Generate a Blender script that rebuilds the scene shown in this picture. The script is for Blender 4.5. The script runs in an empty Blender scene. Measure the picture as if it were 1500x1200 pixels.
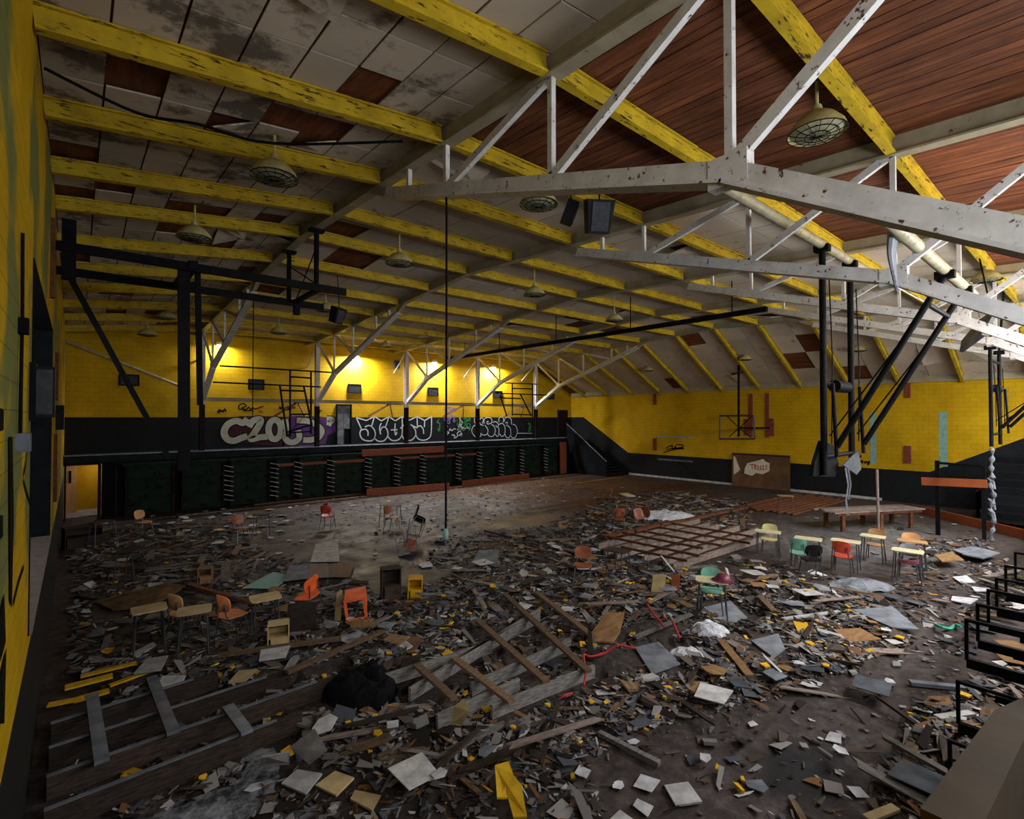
import bpy, math, random
import numpy as np
from mathutils import Vector, Matrix, noise
random.seed(7); rng = np.random.default_rng(11)
scn = bpy.context.scene
COL = scn.collection
PI = math.pi

# ------------------------------------------------------------------ camera
CAMZ = 3.95
FPX = 750.66
A = math.radians(49.585); PT = math.radians(0.89)
S, C = math.sin(A), math.cos(A)
cam_d = bpy.data.cameras.new('camera'); cam_d.sensor_width = 36.0
cam_d.lens = FPX / 1500 * 36.0; cam_d.clip_start = 0.05; cam_d.clip_end = 200
cam = bpy.data.objects.new('camera', cam_d); COL.objects.link(cam)
cam.location = (0, 0, CAMZ)
cam.rotation_euler = (PI / 2 + PT, 0, A - PI / 2)
scn.camera = cam

# ------------------------------------------------------------------ world, exposure
world = bpy.data.worlds.new('world'); scn.world = world; world.use_nodes = True
world.node_tree.nodes['Background'].inputs[0].default_value = (0.55, 0.63, 0.75, 1)
world.node_tree.nodes['Background'].inputs[1].default_value = 0.8
scn.view_settings.view_transform = 'Standard'
scn.view_settings.look = 'None'
scn.view_settings.exposure = 0.22
scn.view_settings.gamma = 1.0
scn.view_settings.use_curve_mapping = False

# ------------------------------------------------------------------ main dimensions (metres)
XW, XE = -0.34, 29.25          # end walls
YN, YF = -0.12, 25.82          # column lines
YB, YS = 27.3, -1.6            # long walls behind the balconies
X1, BAY = 4.2, 4.985
TX = [X1 + BAY * i for i in range(5)]
BX = [XW] + TX + [XE]          # bay limits
BALC = 2.475
DL = [0, 2.2, 4.34, 6.57, 8.6, 10.8]
PY = [YN + d for d in DL] + [(YN + YF) / 2] + [YF - d for d in reversed(DL)]   # purlin lines

def zcb(X, Y):
    """underside of the roof steel"""
    d = min(Y - YN, YF - Y); b = 7.70 + 0.05 * max(d, 0)
    if X < X1: return b - 0.5 * (X1 - X) / (X1 - XW)
    if X > TX[4]:
        s = (X - TX[4]) / (XE - TX[4]); return b * (1 - s) + 5.44 * s
    return b

# fill light: unseen daylight windows added in the wall behind the camera
def area(name, loc, rot, sx, sy, power, color, spread=PI):
    l = bpy.data.lights.new(name, 'AREA'); l.shape = 'RECTANGLE'; l.size = sx; l.size_y = sy
    l.energy = power; l.color = color; l.spread = spread
    o = bpy.data.objects.new(name, l); o.location = loc; o.rotation_euler = rot; COL.objects.link(o); return o
WINX = [1.9, 6.7, 11.7, 16.7, 21.7, 26.5]
WINP = [95, 190, 330, 390, 380, 280]
for k, x in enumerate(WINX):
    area('window_%d_offscreen' % (k + 1), (x, YS + 0.05, 5.2), (math.radians(90), 0, 0), 3.2, 1.3, WINP[k], (0.84, 0.91, 1.0))  # area lamps that fill the hall from the added windows
area('stage_window_offscreen', (-4.55, 9.8, 4.4), (0, math.radians(-90), 0), 1.6, 3.6, 150, (0.84, 0.91, 1.0))  # added lamp for daylight on the stage; its wall has no window

# ------------------------------------------------------------------ helpers
def ray(u, v):
    x = (u - 750) / FPX; y = -(v - 600) / FPX
    w = math.cos(PT) - y * math.sin(PT); z = math.sin(PT) + y * math.cos(PT)
    return Vector((x * S + w * C, -x * C + w * S, z))
def G(u, v, z=0.0):
    d = ray(u, v); k = (z - CAMZ) / d.z; return Vector((d.x * k, d.y * k, z))
def onX(u, v, X):
    d = ray(u, v); k = X / d.x; return Vector((X, d.y * k, CAMZ + d.z * k))
def onY(u, v, Y):
    d = ray(u, v); k = Y / d.y; return Vector((d.x * k, Y, CAMZ + d.z * k))
def pix(x, y, z=0.0):
    r = x * S - y * C; w = x * C + y * S; Z = z - CAMZ
    w2 = w * math.cos(PT) + Z * math.sin(PT); u2 = -w * math.sin(PT) + Z * math.cos(PT)
    if w2 < 0.05: return None
    return 750 + FPX * r / w2, 600 - FPX * u2 / w2

class MB:
    def __init__(s): s.v = []; s.f = []; s.mi = []
    def add(s, vs, fs, mi=0):
        b = len(s.v); s.v += [tuple(p) for p in vs]; s.f += [tuple(i + b for i in q) for q in fs]; s.mi += [mi] * len(fs); return s
    def hexa(s, p, mi=0):
        return s.add(p, [(3, 2, 1, 0), (4, 5, 6, 7), (0, 1, 5, 4), (1, 2, 6, 5), (2, 3, 7, 6), (3, 0, 4, 7)], mi)
    def box(s, c, d, rz=0.0, mi=0, M=None):
        hx, hy, hz = d[0] / 2, d[1] / 2, d[2] / 2
        R = M if M is not None else Matrix.Rotation(rz, 3, 'Z'); c = Vector(c)
        p = [c + R @ Vector(q) for q in [(-hx, -hy, -hz), (hx, -hy, -hz), (hx, hy, -hz), (-hx, hy, -hz), (-hx, -hy, hz), (hx, -hy, hz), (hx, hy, hz), (-hx, hy, hz)]]
        return s.hexa(p, mi)
    def bar(s, a, b, w, h, up=(0, 0, 1), off=(0, 0), mi=0):
        a, b = Vector(a), Vector(b); t = (b - a).normalized(); up = Vector(up)
        if abs(t.dot(up)) > 0.99: up = Vector((0, 1, 0)) if abs(t.y) < 0.9 else Vector((1, 0, 0))
        x = t.cross(up).normalized(); y = x.cross(t)
        p = []
        for e in (a, b):
            for i, j in ((-1, -1), (1, -1), (1, 1), (-1, 1)): p.append(e + x * (off[0] + i * w / 2) + y * (off[1] + j * h / 2))
        return s.hexa([p[0], p[1], p[2], p[3], p[4], p[5], p[6], p[7]], mi)
    def ibeam(s, a, b, w, h, tf=0.025, tw=0.03, up=(0, 0, 1)):
        s.bar(a, b, w, tf, up, (0, h / 2 - tf / 2)); s.bar(a, b, w, tf, up, (0, -h / 2 + tf / 2)); s.bar(a, b, tw, h - 2 * tf, up); return s
    def tube(s, pts, r, seg=8, mi=0, cap=True):
        pts = [Vector(p) for p in pts]; n = len(pts); rr = r if isinstance(r, (list, tuple)) else [r] * n
        rings = []; px = None
        for i, p in enumerate(pts):
            t = (pts[min(i + 1, n - 1)] - pts[max(i - 1, 0)]).normalized()
            if px is None: px = t.orthogonal().normalized()
            px = (px - t * px.dot(t)); px = px.normalized() if px.length > 1e-6 else t.orthogonal().normalized()
            py = t.cross(px)
            rings.append([p + (px * math.cos(k * 2 * PI / seg) + py * math.sin(k * 2 * PI / seg)) * rr[i] for k in range(seg)])
        vs = [q for g in rings for q in g]; fs = []
        for i in range(n - 1):
            for k in range(seg):
                k2 = (k + 1) % seg; fs.append((i * seg + k, i * seg + k2, (i + 1) * seg + k2, (i + 1) * seg + k))
        if cap: fs += [tuple(range(seg - 1, -1, -1)), tuple((n - 1) * seg + k for k in range(seg))]
        return s.add(vs, fs, mi)
    def lathe(s, prof, c=(0, 0, 0), seg=20, mi=0):
        vs = []; fs = []; c = Vector(c)
        for r, z in prof:
            for k in range(seg): vs.append(c + Vector((r * math.cos(k * 2 * PI / seg), r * math.sin(k * 2 * PI / seg), z)))
        for i in range(len(prof) - 1):
            for k in range(seg):
                k2 = (k + 1) % seg; fs.append((i * seg + k, i * seg + k2, (i + 1) * seg + k2, (i + 1) * seg + k))
        return s.add(vs, fs, mi)
    def prism(s, poly, vec, mi=0):
        n = len(poly); poly = [Vector(p) for p in poly]; vec = Vector(vec)
        vs = poly + [p + vec for p in poly]
        fs = [tuple(range(n - 1, -1, -1)), tuple(range(n, 2 * n))] + [(i, (i + 1) % n, (i + 1) % n + n, i + n) for i in range(n)]
        return s.add(vs, fs, mi)
    def ribbon(s, pts, w, nrm, mi=0):
        pts = [Vector(p) for p in pts]; nrm = Vector(nrm); n = len(pts); vs = []
        for i, p in enumerate(pts):
            t = (pts[min(i + 1, n - 1)] - pts[max(i - 1, 0)]).normalized(); x = t.cross(nrm).normalized()
            vs += [p - x * w / 2, p + x * w / 2]
        return s.add(vs, [(2 * i, 2 * i + 1, 2 * i + 3, 2 * i + 2) for i in range(n - 1)], mi)
    def mesh(s, name, mats, smooth=False):
        me = bpy.data.meshes.new(name); me.from_pydata(s.v, [], s.f); me.update()
        if not isinstance(mats, (list, tuple)): mats = [mats]
        for m in mats: me.materials.append(m)
        if len(mats) > 1: me.polygons.foreach_set('material_index', s.mi)
        if smooth:
            me.polygons.foreach_set('use_smooth', [True] * len(me.polygons))
            try: me.set_sharp_from_angle(angle=math.radians(40))
            except Exception: pass
        return me
    def build(s, name, mats, parent=None, smooth=False, loc=None, rot=None):
        return put(name, s.mesh(name, mats, smooth), parent, loc, rot)

def put(name, me, parent=None, loc=None, rot=None):
    o = bpy.data.objects.new(name, me); COL.objects.link(o)
    if parent is not None: o.parent = parent
    if loc is not None: o.location = loc
    if rot is not None: o.rotation_euler = rot
    return o
def tag(o, label, cat, group=None, kind=None):
    o['label'] = label; o['category'] = cat
    if group: o['group'] = group
    if kind: o['kind'] = kind
    return o
def thing(name, label, cat, loc=(0, 0, 0), rot=(0, 0, 0), group=None):
    o = bpy.data.objects.new(name, None); COL.objects.link(o); o.empty_display_size = 0.1
    o.location = loc; o.rotation_euler = rot; return tag(o, label, cat, group)
def struct(o, label=None, cat=None):
    o['kind'] = 'structure'
    if label: o['label'] = label
    if cat: o['category'] = cat
    return o
def spline(pts, n=6):
    """Catmull-Rom through 2D/3D points"""
    P = [Vector(p) for p in pts]; out = []
    for i in range(len(P) - 1):
        a, b, c, d = P[max(i - 1, 0)], P[i], P[i + 1], P[min(i + 2, len(P) - 1)]
        for k in range(n):
            t = k / n
            out.append(0.5 * ((2 * b) + (c - a) * t + (2 * a - 5 * b + 4 * c - d) * t * t + (3 * b - a - 3 * c + d) * t ** 3))
    out.append(P[-1]); return out

# ------------------------------------------------------------------ materials
def hexc(h):
    h = h.lstrip('#'); r = [int(h[i:i + 2], 16) / 255 for i in (0, 2, 4)]
    return tuple(((x / 12.92) if x <= 0.04045 else ((x + 0.055) / 1.055) ** 2.4) for x in r) + (1,)
class NT:
    def __init__(s, m): s.t = m.node_tree; s.n = s.t.nodes; s.l = s.t.links; s.b = s.n['Principled BSDF']
    def new(s, typ, **kw):
        x = s.n.new(typ)
        for k, v in kw.items(): setattr(x, k, v)
        return x
    def link(s, a, b): s.l.new(a, b)
    def coord(s, kind='Object'): return s.new('ShaderNodeTexCoord').outputs[kind]
    def pos(s): return s.new('ShaderNodeNewGeometry').outputs['Position']
    def noise(s, vec, scale, detail=4, rough=0.6, stretch=None):
        if stretch:
            mp = s.new('ShaderNodeMapping'); mp.inputs['Scale'].default_value = stretch; s.link(vec, mp.inputs['Vector']); vec = mp.outputs[0]
        x = s.new('ShaderNodeTexNoise'); x.inputs['Scale'].default_value = scale; x.inputs['Detail'].default_value = detail; x.inputs['Roughness'].default_value = rough
        s.link(vec, x.inputs['Vector']); return x.outputs['Fac']
    def ramp(s, fac, stops):
        r = s.new('ShaderNodeValToRGB'); e = r.color_ramp.elements
        while len(e) < len(stops): e.new(0.5)
        for k, (p, c) in enumerate(stops): e[k].position = p; e[k].color = c if len(c) == 4 else (*c, 1)
        s.link(fac, r.inputs[0]); return r.outputs[0]
    def mix(s, fac, a, b, mode='MIX'):
        x = s.new('ShaderNodeMix', data_type='RGBA', blend_type=mode)
        if isinstance(fac, (int, float)): x.inputs[0].default_value = fac
        else: s.link(fac, x.inputs[0])
        for i, q in ((6, a), (7, b)):
            if isinstance(q, (tuple, list)): x.inputs[i].default_value = q
            else: s.link(q, x.inputs[i])
        return x.outputs[2]
    def math(s, op, a, b=None, clamp=False):
        x = s.new('ShaderNodeMath', operation=op, use_clamp=clamp)
        for i, q in ((0, a), (1, b)):
            if q is None: continue
            if isinstance(q, (int, float)): x.inputs[i].default_value = q
            else: s.link(q, x.inputs[i])
        return x.outputs[0]
    def maprange(s, v, a, b, c, d):
        x = s.new('ShaderNodeMapRange'); s.link(v, x.inputs[0])
        for i, q in enumerate((a, b, c, d)): x.inputs[i + 1].default_value = q
        return x.outputs[0]
    def bump(s, h, strength=0.3, dist=0.01):
        x = s.new('ShaderNodeBump'); x.inputs['Strength'].default_value = strength; x.inputs['Distance'].default_value = dist
        s.link(h, x.inputs['Height']); s.link(x.outputs[0], s.b.inputs['Normal'])
def newmat(name, rough=0.8, metal=0.0):
    m = bpy.data.materials.new(name); m.use_nodes = True; n = NT(m)
    n.b.inputs['Roughness'].default_value = rough; n.b.inputs['Metallic'].default_value = metal
    n.b.inputs['Specular IOR Level'].default_value = 0.2 if rough > 0.45 else 0.4
    return m, n
def pm(name, c1, c2, scale=3.0, rough=0.8, stretch=None, contrast=(0.35, 0.65), spots=None, var=0.0, bump=0.25, metal=0.0, world_co=False):
    """paint / wood / plaster: two tones by noise, optional rust spots, optional variation per object"""
    m, n = newmat(name, rough, metal)
    co = n.pos() if world_co else n.coord()
    f = n.noise(co, scale, 5, 0.65, stretch)
    col = n.ramp(f, [(contrast[0], hexc(c1)), (contrast[1], hexc(c2))])
    if spots:
        f2 = n.noise(co, spots[1], 6, 0.7, spots[3] if len(spots) > 3 else None)
        k = n.ramp(f2, [(spots[2], (0, 0, 0, 1)), (spots[2] + 0.04, (1, 1, 1, 1))])
        col = n.mix(k, col, hexc(spots[0]))
    if var:
        oi = n.new('ShaderNodeObjectInfo')
        v = n.maprange(oi.outputs['Random'], 0, 1, 1 - var, 1 + var)
        col = n.mix(1.0, col, n.new('ShaderNodeCombineXYZ').outputs[0], 'MULTIPLY')
        cx = [x for x in n.n if x.bl_idname == 'ShaderNodeCombineXYZ'][-1]
        for i in range(3): n.link(v, cx.inputs[i])
    n.link(col, n.b.inputs['Base Color'])
    if max(hexc(c2)[:3]) < 0.03: n.b.inputs['Specular IOR Level'].default_value = 0.06
    if bump: n.bump(f, bump, 0.01)
    return m

M = {}
M['white_paint'] = pm('white_paint', '#b5b0aa', '#cbc6c0', 4, 0.6, spots=('#4a2d1c', 12, 0.6))
M['truss_beige'] = pm('truss_beige', '#857a62', '#9a8e74', 3, 0.65, spots=('#55341f', 5, 0.64))
M['purlin_yellow'] = pm('purlin_yellow', '#a08418', '#bf9f1f', 2.5, 0.6, spots=('#3a2a16', 5, 0.57, (0.8, 3.0, 5.0)))
M['black_steel'] = pm('black_steel', '#0c0c0d', '#151416', 6, 0.6)
M['column_dark'] = pm('column_dark', '#181314', '#2a1c1c', 5, 0.6)
M['pipe'] = pm('pipe', '#8e8468', '#aaa083', 5, 0.5, spots=('#5a3a20', 8, 0.6))
M['rust'] = pm('rust', '#4b2c1c', '#6b4027', 6, 0.85)
M['green_dark'] = pm('green_dark', '#152019', '#1d2b22', 2, 0.6, spots=('#0b0e0c', 3, 0.55))
M['balcony'] = pm('balcony', '#16191a', '#22272a', 2, 0.7)
M['balcony_top'] = pm('balcony_top', '#5d5f63', '#8c8e92', 6, 0.8)
M['seat_plank'] = pm('seat_plank', '#6d3420', '#8a4a2c', 3, 0.55, (1, 12, 12), var=0.15)
M['orange_plank'] = pm('orange_plank', '#8a4423', '#a85b31', 3, 0.55, (1, 12, 12))
M['wood'] = pm('wood', '#4b3a2b', '#7a6148', 3, 0.8, (2, 14, 14), var=0.35)
M['wood_grey'] = pm('wood_grey', '#4c4844', '#7d7872', 3, 0.85, (2, 14, 14), var=0.35)
M['wood_dark'] = pm('wood_dark', '#241b16', '#40342b', 3, 0.85, (2, 14, 14), var=0.3)
M['sleeper'] = pm('sleeper', '#5d5048', '#85766c', 3, 0.85, (2, 10, 10), var=0.2)
M['ply'] = pm('ply', '#6a4c2e', '#8b6a44', 2, 0.75, (1, 6, 6), var=0.15, spots=('#3a2818', 3, 0.62))
M['tan_board'] = pm('tan_board', '#a58c5e', '#bda678', 4, 0.8, var=0.15)
M['tileboard'] = pm('tileboard', '#8f8c88', '#c0bdb9', 4, 0.9, var=0.2, spots=('#6b5a48', 3, 0.64))
M['greyboard'] = pm('greyboard', '#54575b', '#7b7e83', 3, 0.8, var=0.2)
M['slate'] = pm('slate', '#33363a', '#4d5054', 3, 0.8, var=0.25)
M['old_cloth'] = pm('old_cloth', '#3d2d18', '#6b5230', 4, 0.9)
M['paper'] = pm('paper', '#98969a', '#c2c0be', 5, 0.9, var=0.15)
M['yellow_chip'] = pm('yellow_chip', '#b98a12', '#d6a81f', 5, 0.7, var=0.15)
M['desk_top'] = pm('desk_top', '#aaa07c', '#c4ba97', 4, 0.5, spots=('#8a7850', 6, 0.66))
M['desk_wood'] = pm('desk_wood', '#8d6a45', '#a9835a', 3, 0.6, (1, 8, 8))
M['chrome'] = pm('chrome', '#4a4a4c', '#68686a', 8, 0.35, metal=0.7, bump=0)
M['brick_red'] = pm('brick_red', '#6b3026', '#80402f', 5, 0.7)
M['cloth'] = pm('cloth', '#9a9a9c', '#c3c3c5', 5, 0.9)
M['red_tape'] = pm('red_tape', '#8e1f24', '#a92d2f', 6, 0.6)
M['teal'] = pm('teal', '#2f8f78', '#49a890', 8, 0.8)
M['glass_lens'] = pm('glass_lens', '#8f8a6c', '#a39d7d', 10, 0.25)
M['lamp_shell'] = pm('lamp_shell', '#a6995f', '#bdb078', 6, 0.5)
M['teal_tape'] = pm('teal_tape', '#6d9085', '#86a79b', 8, 0.8)
M['grille'] = pm('grille', '#2c2e31', '#3f4145', 10, 0.6)
M['brown_panel'] = pm('brown_panel', '#4b3624', '#63492f', 1.5, 0.75)
M['cream_patch'] = pm('cream_patch', '#b8b09b', '#cbc4b0', 5, 0.85)
for nm, a, b in (('plastic_red', '#b23a24', '#cf4a30'), ('plastic_orange', '#d8521f', '#ee6a34'), ('plastic_mint', '#5f9680', '#78ad97'),
                 ('plastic_brown', '#7a3f25', '#935030'), ('plastic_black', '#141416', '#1f1f22'), ('plastic_tan', '#b8824f', '#cf9a66'),
                 ('plastic_maroon', '#5c1f33', '#722c42'), ('plastic_cream', '#b8ab70', '#cdc086'), ('plastic_grey', '#6f7078', '#888992'), ('plastic_salmon', '#c86a3a', '#e08850')):
    M[nm] = pm(nm, a, b, 6, 0.45, bump=0.05)

def emit(name, col, strength):
    m, n = newmat(name); n.b.inputs['Base Color'].default_value = (0.8, 0.8, 0.8, 1)
    n.b.inputs['Emission Color'].default_value = (*col, 1); n.b.inputs['Emission Strength'].default_value = strength; return m
M['lamp_glow'] = emit('lamp_glow', (0.95, 0.97, 1.0), 40)
M['window_glow'] = emit('window_glow', (0.8, 0.88, 1.0), 1.5)  # glow for the panes of the added, unseen windows

def wall_mat(name, axis, thr, yellow=('#ac8400', '#c79f04'), black=('#0c0e11', '#15181c'), prof=None, patch=False):
    """painted concrete block: yellow above, black wainscot below a line"""
    m, n = newmat(name, 0.75)
    p = n.pos(); sx = n.new('ShaderNodeSeparateXYZ'); n.link(p, sx.inputs[0])
    cb = n.new('ShaderNodeCombineXYZ'); n.link(sx.outputs[axis], cb.inputs[0]); n.link(sx.outputs[2], cb.inputs[1])
    br = n.new('ShaderNodeTexBrick'); n.link(cb.outputs[0], br.inputs['Vector'])
    for k, v in (('Scale', 1.0), ('Mortar Size', 0.008), ('Brick Width', 0.4), ('Row Height', 0.2), ('Mortar Smooth', 0.5)): br.inputs[k].default_value = v
    br.inputs['Color1'].default_value = (1, 1, 1, 1); br.inputs['Color2'].default_value = (0.93, 0.93, 0.93, 1); br.inputs['Mortar'].default_value = (0.6, 0.6, 0.6, 1)
    f = n.noise(p, 0.7, 6, 0.65); g = n.noise(p, 6, 4)
    yel = n.ramp(f, [(0.3, hexc(yellow[0])), (0.7, hexc(yellow[1]))])
    if patch:
        k2 = n.ramp(n.noise(p, 0.45, 3), [(0.5, (0, 0, 0, 1)), (0.56, (1, 1, 1, 1))])
        yel = n.mix(k2, yel, hexc('#6b6f3c'))
    blk = n.ramp(g, [(0.3, hexc(black[0])), (0.7, hexc(black[1]))])
    if prof: t = prof(n, sx); k = n.math('GREATER_THAN', sx.outputs[2], t)
    else: k = n.math('GREATER_THAN', sx.outputs[2], thr)
    col = n.mix(k, blk, yel); col = n.mix(1.0, col, br.outputs['Color'], 'MULTIPLY')
    n.link(col, n.b.inputs['Base Color']); n.bump(br.outputs['Color'], 0.35, 0.008); return m
def end_prof(n, sx):
    a = n.maprange(sx.outputs[1], 21.9, 26.0, 1.5, 3.97); b = n.maprange(sx.outputs[1], 0.8, 5.4, 3.95, 1.5)
    return n.math('MAXIMUM', a, b)
M['wall_back'] = wall_mat('wall_back', 0, 3.96)
M['wall_end'] = wall_mat('wall_end', 1, 1.5, prof=end_prof)
M['wall_left'] = wall_mat('wall_left', 1, 1.62, patch=True)
M['wall_under'] = pm('wall_under', '#0b0d0f', '#14171a', 1.5, 0.7, world_co=True)
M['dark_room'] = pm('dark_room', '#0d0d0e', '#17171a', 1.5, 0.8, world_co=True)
M['warm_wall'] = pm('warm_wall', '#b98d12', '#caa01f', 1.5, 0.7, world_co=True)
M['door_wood'] = pm('door_wood', '#b9885a', '#c89c70', 1.5, 0.5, (6, 6, 0.6))
M['blockwork'] = wall_mat('blockwork', 0, 0.0, ('#77797c', '#8f9194'))

def deck_mat():
    m, n = newmat('deck_wood', 0.8); p = n.pos()
    f = n.noise(p, 1.0, 6, 0.7, (9, 1.2, 9)); g = n.noise(p, 0.6, 4)
    col = n.ramp(f, [(0.3, hexc('#3b2013')), (0.5, hexc('#6b3b21')), (0.72, hexc('#8a5330'))])
    col = n.mix(n.maprange(g, 0.35, 0.7, 0, 0.5), col, hexc('#4a2a1a'))
    oi = n.new('ShaderNodeObjectInfo'); cx = n.new('ShaderNodeCombineXYZ'); v = n.maprange(oi.outputs['Random'], 0, 1, 0.75, 1.15)
    for i in range(3): n.link(v, cx.inputs[i])
    col = n.mix(1.0, col, cx.outputs[0], 'MULTIPLY')
    n.link(col, n.b.inputs['Base Color']); n.bump(f, 0.3, 0.005); return m
M['deck'] = deck_mat()
M['guard_brown'] = pm('guard_brown', '#2c2113', '#3f301c', 3, 0.8)
M['spray_black_trim'] = pm('spray_black_trim', '#0b0b0c', '#141415', 3, 0.8)
def tile_mat(name, c1, c2, c3, thr):
    m, n = newmat(name, 0.95); p = n.pos()
    f = n.noise(p, 1.3, 7, 0.7); g = n.noise(p, 0.5, 5); h = n.noise(p, 60, 2)
    col = n.ramp(g, [(0.3, hexc(c1)), (0.7, hexc(c2))])
    k = n.ramp(f, [(thr, (0, 0, 0, 1)), (thr + 0.09, (1, 1, 1, 1))])
    col = n.mix(n.math('MULTIPLY', k, 0.75), col, hexc(c3))
    oi = n.new('ShaderNodeObjectInfo'); cx = n.new('ShaderNodeCombineXYZ'); v = n.maprange(oi.outputs['Random'], 0, 1, 0.88, 1.08)
    for i in range(3): n.link(v, cx.inputs[i])
    col = n.mix(1.0, col, cx.outputs[0], 'MULTIPLY')
    n.link(col, n.b.inputs['Base Color']); n.bump(h, 0.15, 0.003); return m
M['tile_near'] = tile_mat('tile_near', '#ac9d89', '#c4b49f', '#3a2f29', 0.52)
M['tile_far'] = tile_mat('tile_far', '#ac9d89', '#c4b49f', '#3a2f29', 0.6)

def floor_mat():
    m, n = newmat('floor_mat', 0.6); p = n.pos(); sx = n.new('ShaderNodeSeparateXYZ'); n.link(p, sx.inputs[0])
    n1 = n.noise(p, 0.9, 8, 0.7); n2 = n.noise(p, 5, 6, 0.7); n3 = n.noise(p, 0.35, 4)
    dirt = n.ramp(n2, [(0.3, hexc('#231d1b')), (0.5, hexc('#3d3431')), (0.72, hexc('#5a4f4b'))])
    # strip flooring along X with grey weathering
    st = n.noise(p, 1.0, 6, 0.75, (0.8, 14, 1))
    wood = n.ramp(st, [(0.34, hexc('#1f1c1b')), (0.5, hexc('#4c4a4c')), (0.66, hexc('#7f7e83'))])
    warm = n.ramp(st, [(0.34, hexc('#22160f')), (0.5, hexc('#442d1c')), (0.66, hexc('#5f4128'))])
    def blob(cx, cy, rx, ry, lo=0.55, hi=1.1):
        mp = n.new('ShaderNodeMapping'); mp.vector_type = 'TEXTURE'; mp.inputs['Location'].default_value = (cx, cy, 0); mp.inputs['Scale'].default_value = (rx, ry, 1)
        n.link(p, mp.inputs['Vector']); vm = n.new('ShaderNodeVectorMath', operation='LENGTH'); n.link(mp.outputs[0], vm.inputs[0])
        v = n.math('ADD', vm.outputs['Value'], n.math('MULTIPLY', n.math('SUBTRACT', n1, 0.5), 0.9))
        return n.maprange(v, lo, hi, 1, 0)
    col = dirt
    col = n.mix(blob(16, 19, 12, 9, 0.8, 1.1), col, warm)
    col = n.mix(blob(10.5, 17.5, 6.5, 7, 0.5, 1.05), col, wood)
    col = n.mix(n.math('MULTIPLY', blob(13, 14.5, 2.2, 1.6), 0.6), col, hexc('#6d5120'))
    col = n.mix(n.math('MULTIPLY', blob(12.5, 11, 6.5, 3.0), 0.85), col, hexc('#221f1e'))
    col = n.mix(n.math('MULTIPLY', blob(19.5, 5.5, 4.5, 3.0), 0.7), col, n.ramp(n2, [(0.3, hexc('#3d3a39')), (0.7, hexc('#8b8989'))]))
    col = n.mix(n.math('MULTIPLY', blob(1.4, 6.0, 1.0, 0.9), 0.8), col, n.ramp(n2, [(0.4, hexc('#3a3a3c')), (0.62, hexc('#a9abb0'))]))
    col = n.mix(n.math('MULTIPLY', blob(6.2, 2.3, 0.8, 0.5), 0.9), col, hexc('#101012'))
    col = n.mix(n.ramp(n3, [(0.45, (0, 0, 0, 1)), (0.75, (0.5, 0.5, 0.5, 1))]), col, hexc('#1d1917'))
    n.link(col, n.b.inputs['Base Color'])
    r = n.maprange(n1, 0.3, 0.7, 0.38, 0.85); n.link(r, n.b.inputs['Roughness'])
    n.bump(n2, 0.5, 0.02); return m
M['floor'] = floor_mat()

# ================================================================== the setting
struct(MB().box(((XW + XE) / 2, (YS + YB) / 2, -0.15), (XE - XW + 1.2, YB - YS + 1.2, 0.3)).build('floor', M['floor']), 'dirty wooden gym floor strewn with rubble', 'floor')
FL = bpy.data.objects['floor']
M['court_yellow'] = pm('court_yellow', '#5a4210', '#8a6914', 6, 0.6)
for (p_, q_, w_) in (((843, 708), (918, 697.5), 0.22), ((600, 735), (720, 718), 0.12), ((790, 712), (842, 704), 0.12)):
    a_, b_ = G(*p_, 0.004), G(*q_, 0.004); MB().bar(a_, b_, w_, 0.004).build('court_line', M['court_yellow'], FL)
SY0, SY1, SZ0, SZ1 = 7.0, 12.6, 1.78, 5.55        # stage opening in the left wall
b = MB(); xc = XW - 0.12
b.box((xc, (YS + SY0) / 2, 4.1), (0.24, SY0 - YS, 8.2)); b.box((xc, (SY1 + YB) / 2, 4.1), (0.24, YB - SY1, 8.2))
b.box((xc, (SY0 + SY1) / 2, SZ0 / 2), (0.24, SY1 - SY0, SZ0)); b.box((xc, (SY0 + SY1) / 2, (SZ1 + 8.2) / 2), (0.24, SY1 - SY0, 8.2 - SZ1))
WL = struct(b.build('wall_left', M['wall_left']), 'yellow block wall with black wainscot beside the stage opening', 'wall')
DX0, DX1, DZ = onY(493, 594, YB).x, onY(514, 594, YB).x, 4.62
b = MB()
for xa_, xb_, za_, zb_ in ((XW - 0.25, DX0, 2.1, 8.3), (DX1, XE + 0.25, 2.1, 8.3), (DX0, DX1, DZ, 8.3), (DX0, DX1, 2.1, BALC)):
    b.box(((xa_ + xb_) / 2, YB + 0.12, (za_ + zb_) / 2), (xb_ - xa_, 0.24, zb_ - za_))
WB = struct(b.build('wall_back', M['wall_back']), 'yellow block wall with graffiti on its black band', 'wall')
WE = struct(MB().box((XE + 0.12, (YS + YB) / 2, 3.0), (0.24, YB - YS, 6.0)).build('wall_end', M['wall_end']), 'yellow end wall with black slanting wainscot', 'wall')
b = MB(); yc = 25.95
b.box((0.36, yc, 2.3), (1.36, 0.14, 0.34)); b.box((15.02, yc, 1.1), (28.42, 0.14, 2.2))
struct(b.build('wall_back_lower', M['wall_under']), 'black wall under the balcony behind the folded bleachers', 'wall')
WF = struct(MB().box(((XW + XE) / 2, YS - 0.12, 4.1), (XE - XW + 0.5, 0.24, 8.2)).build('wall_front', M['wall_back']), 'yellow block wall with daylight windows', 'wall')
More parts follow.
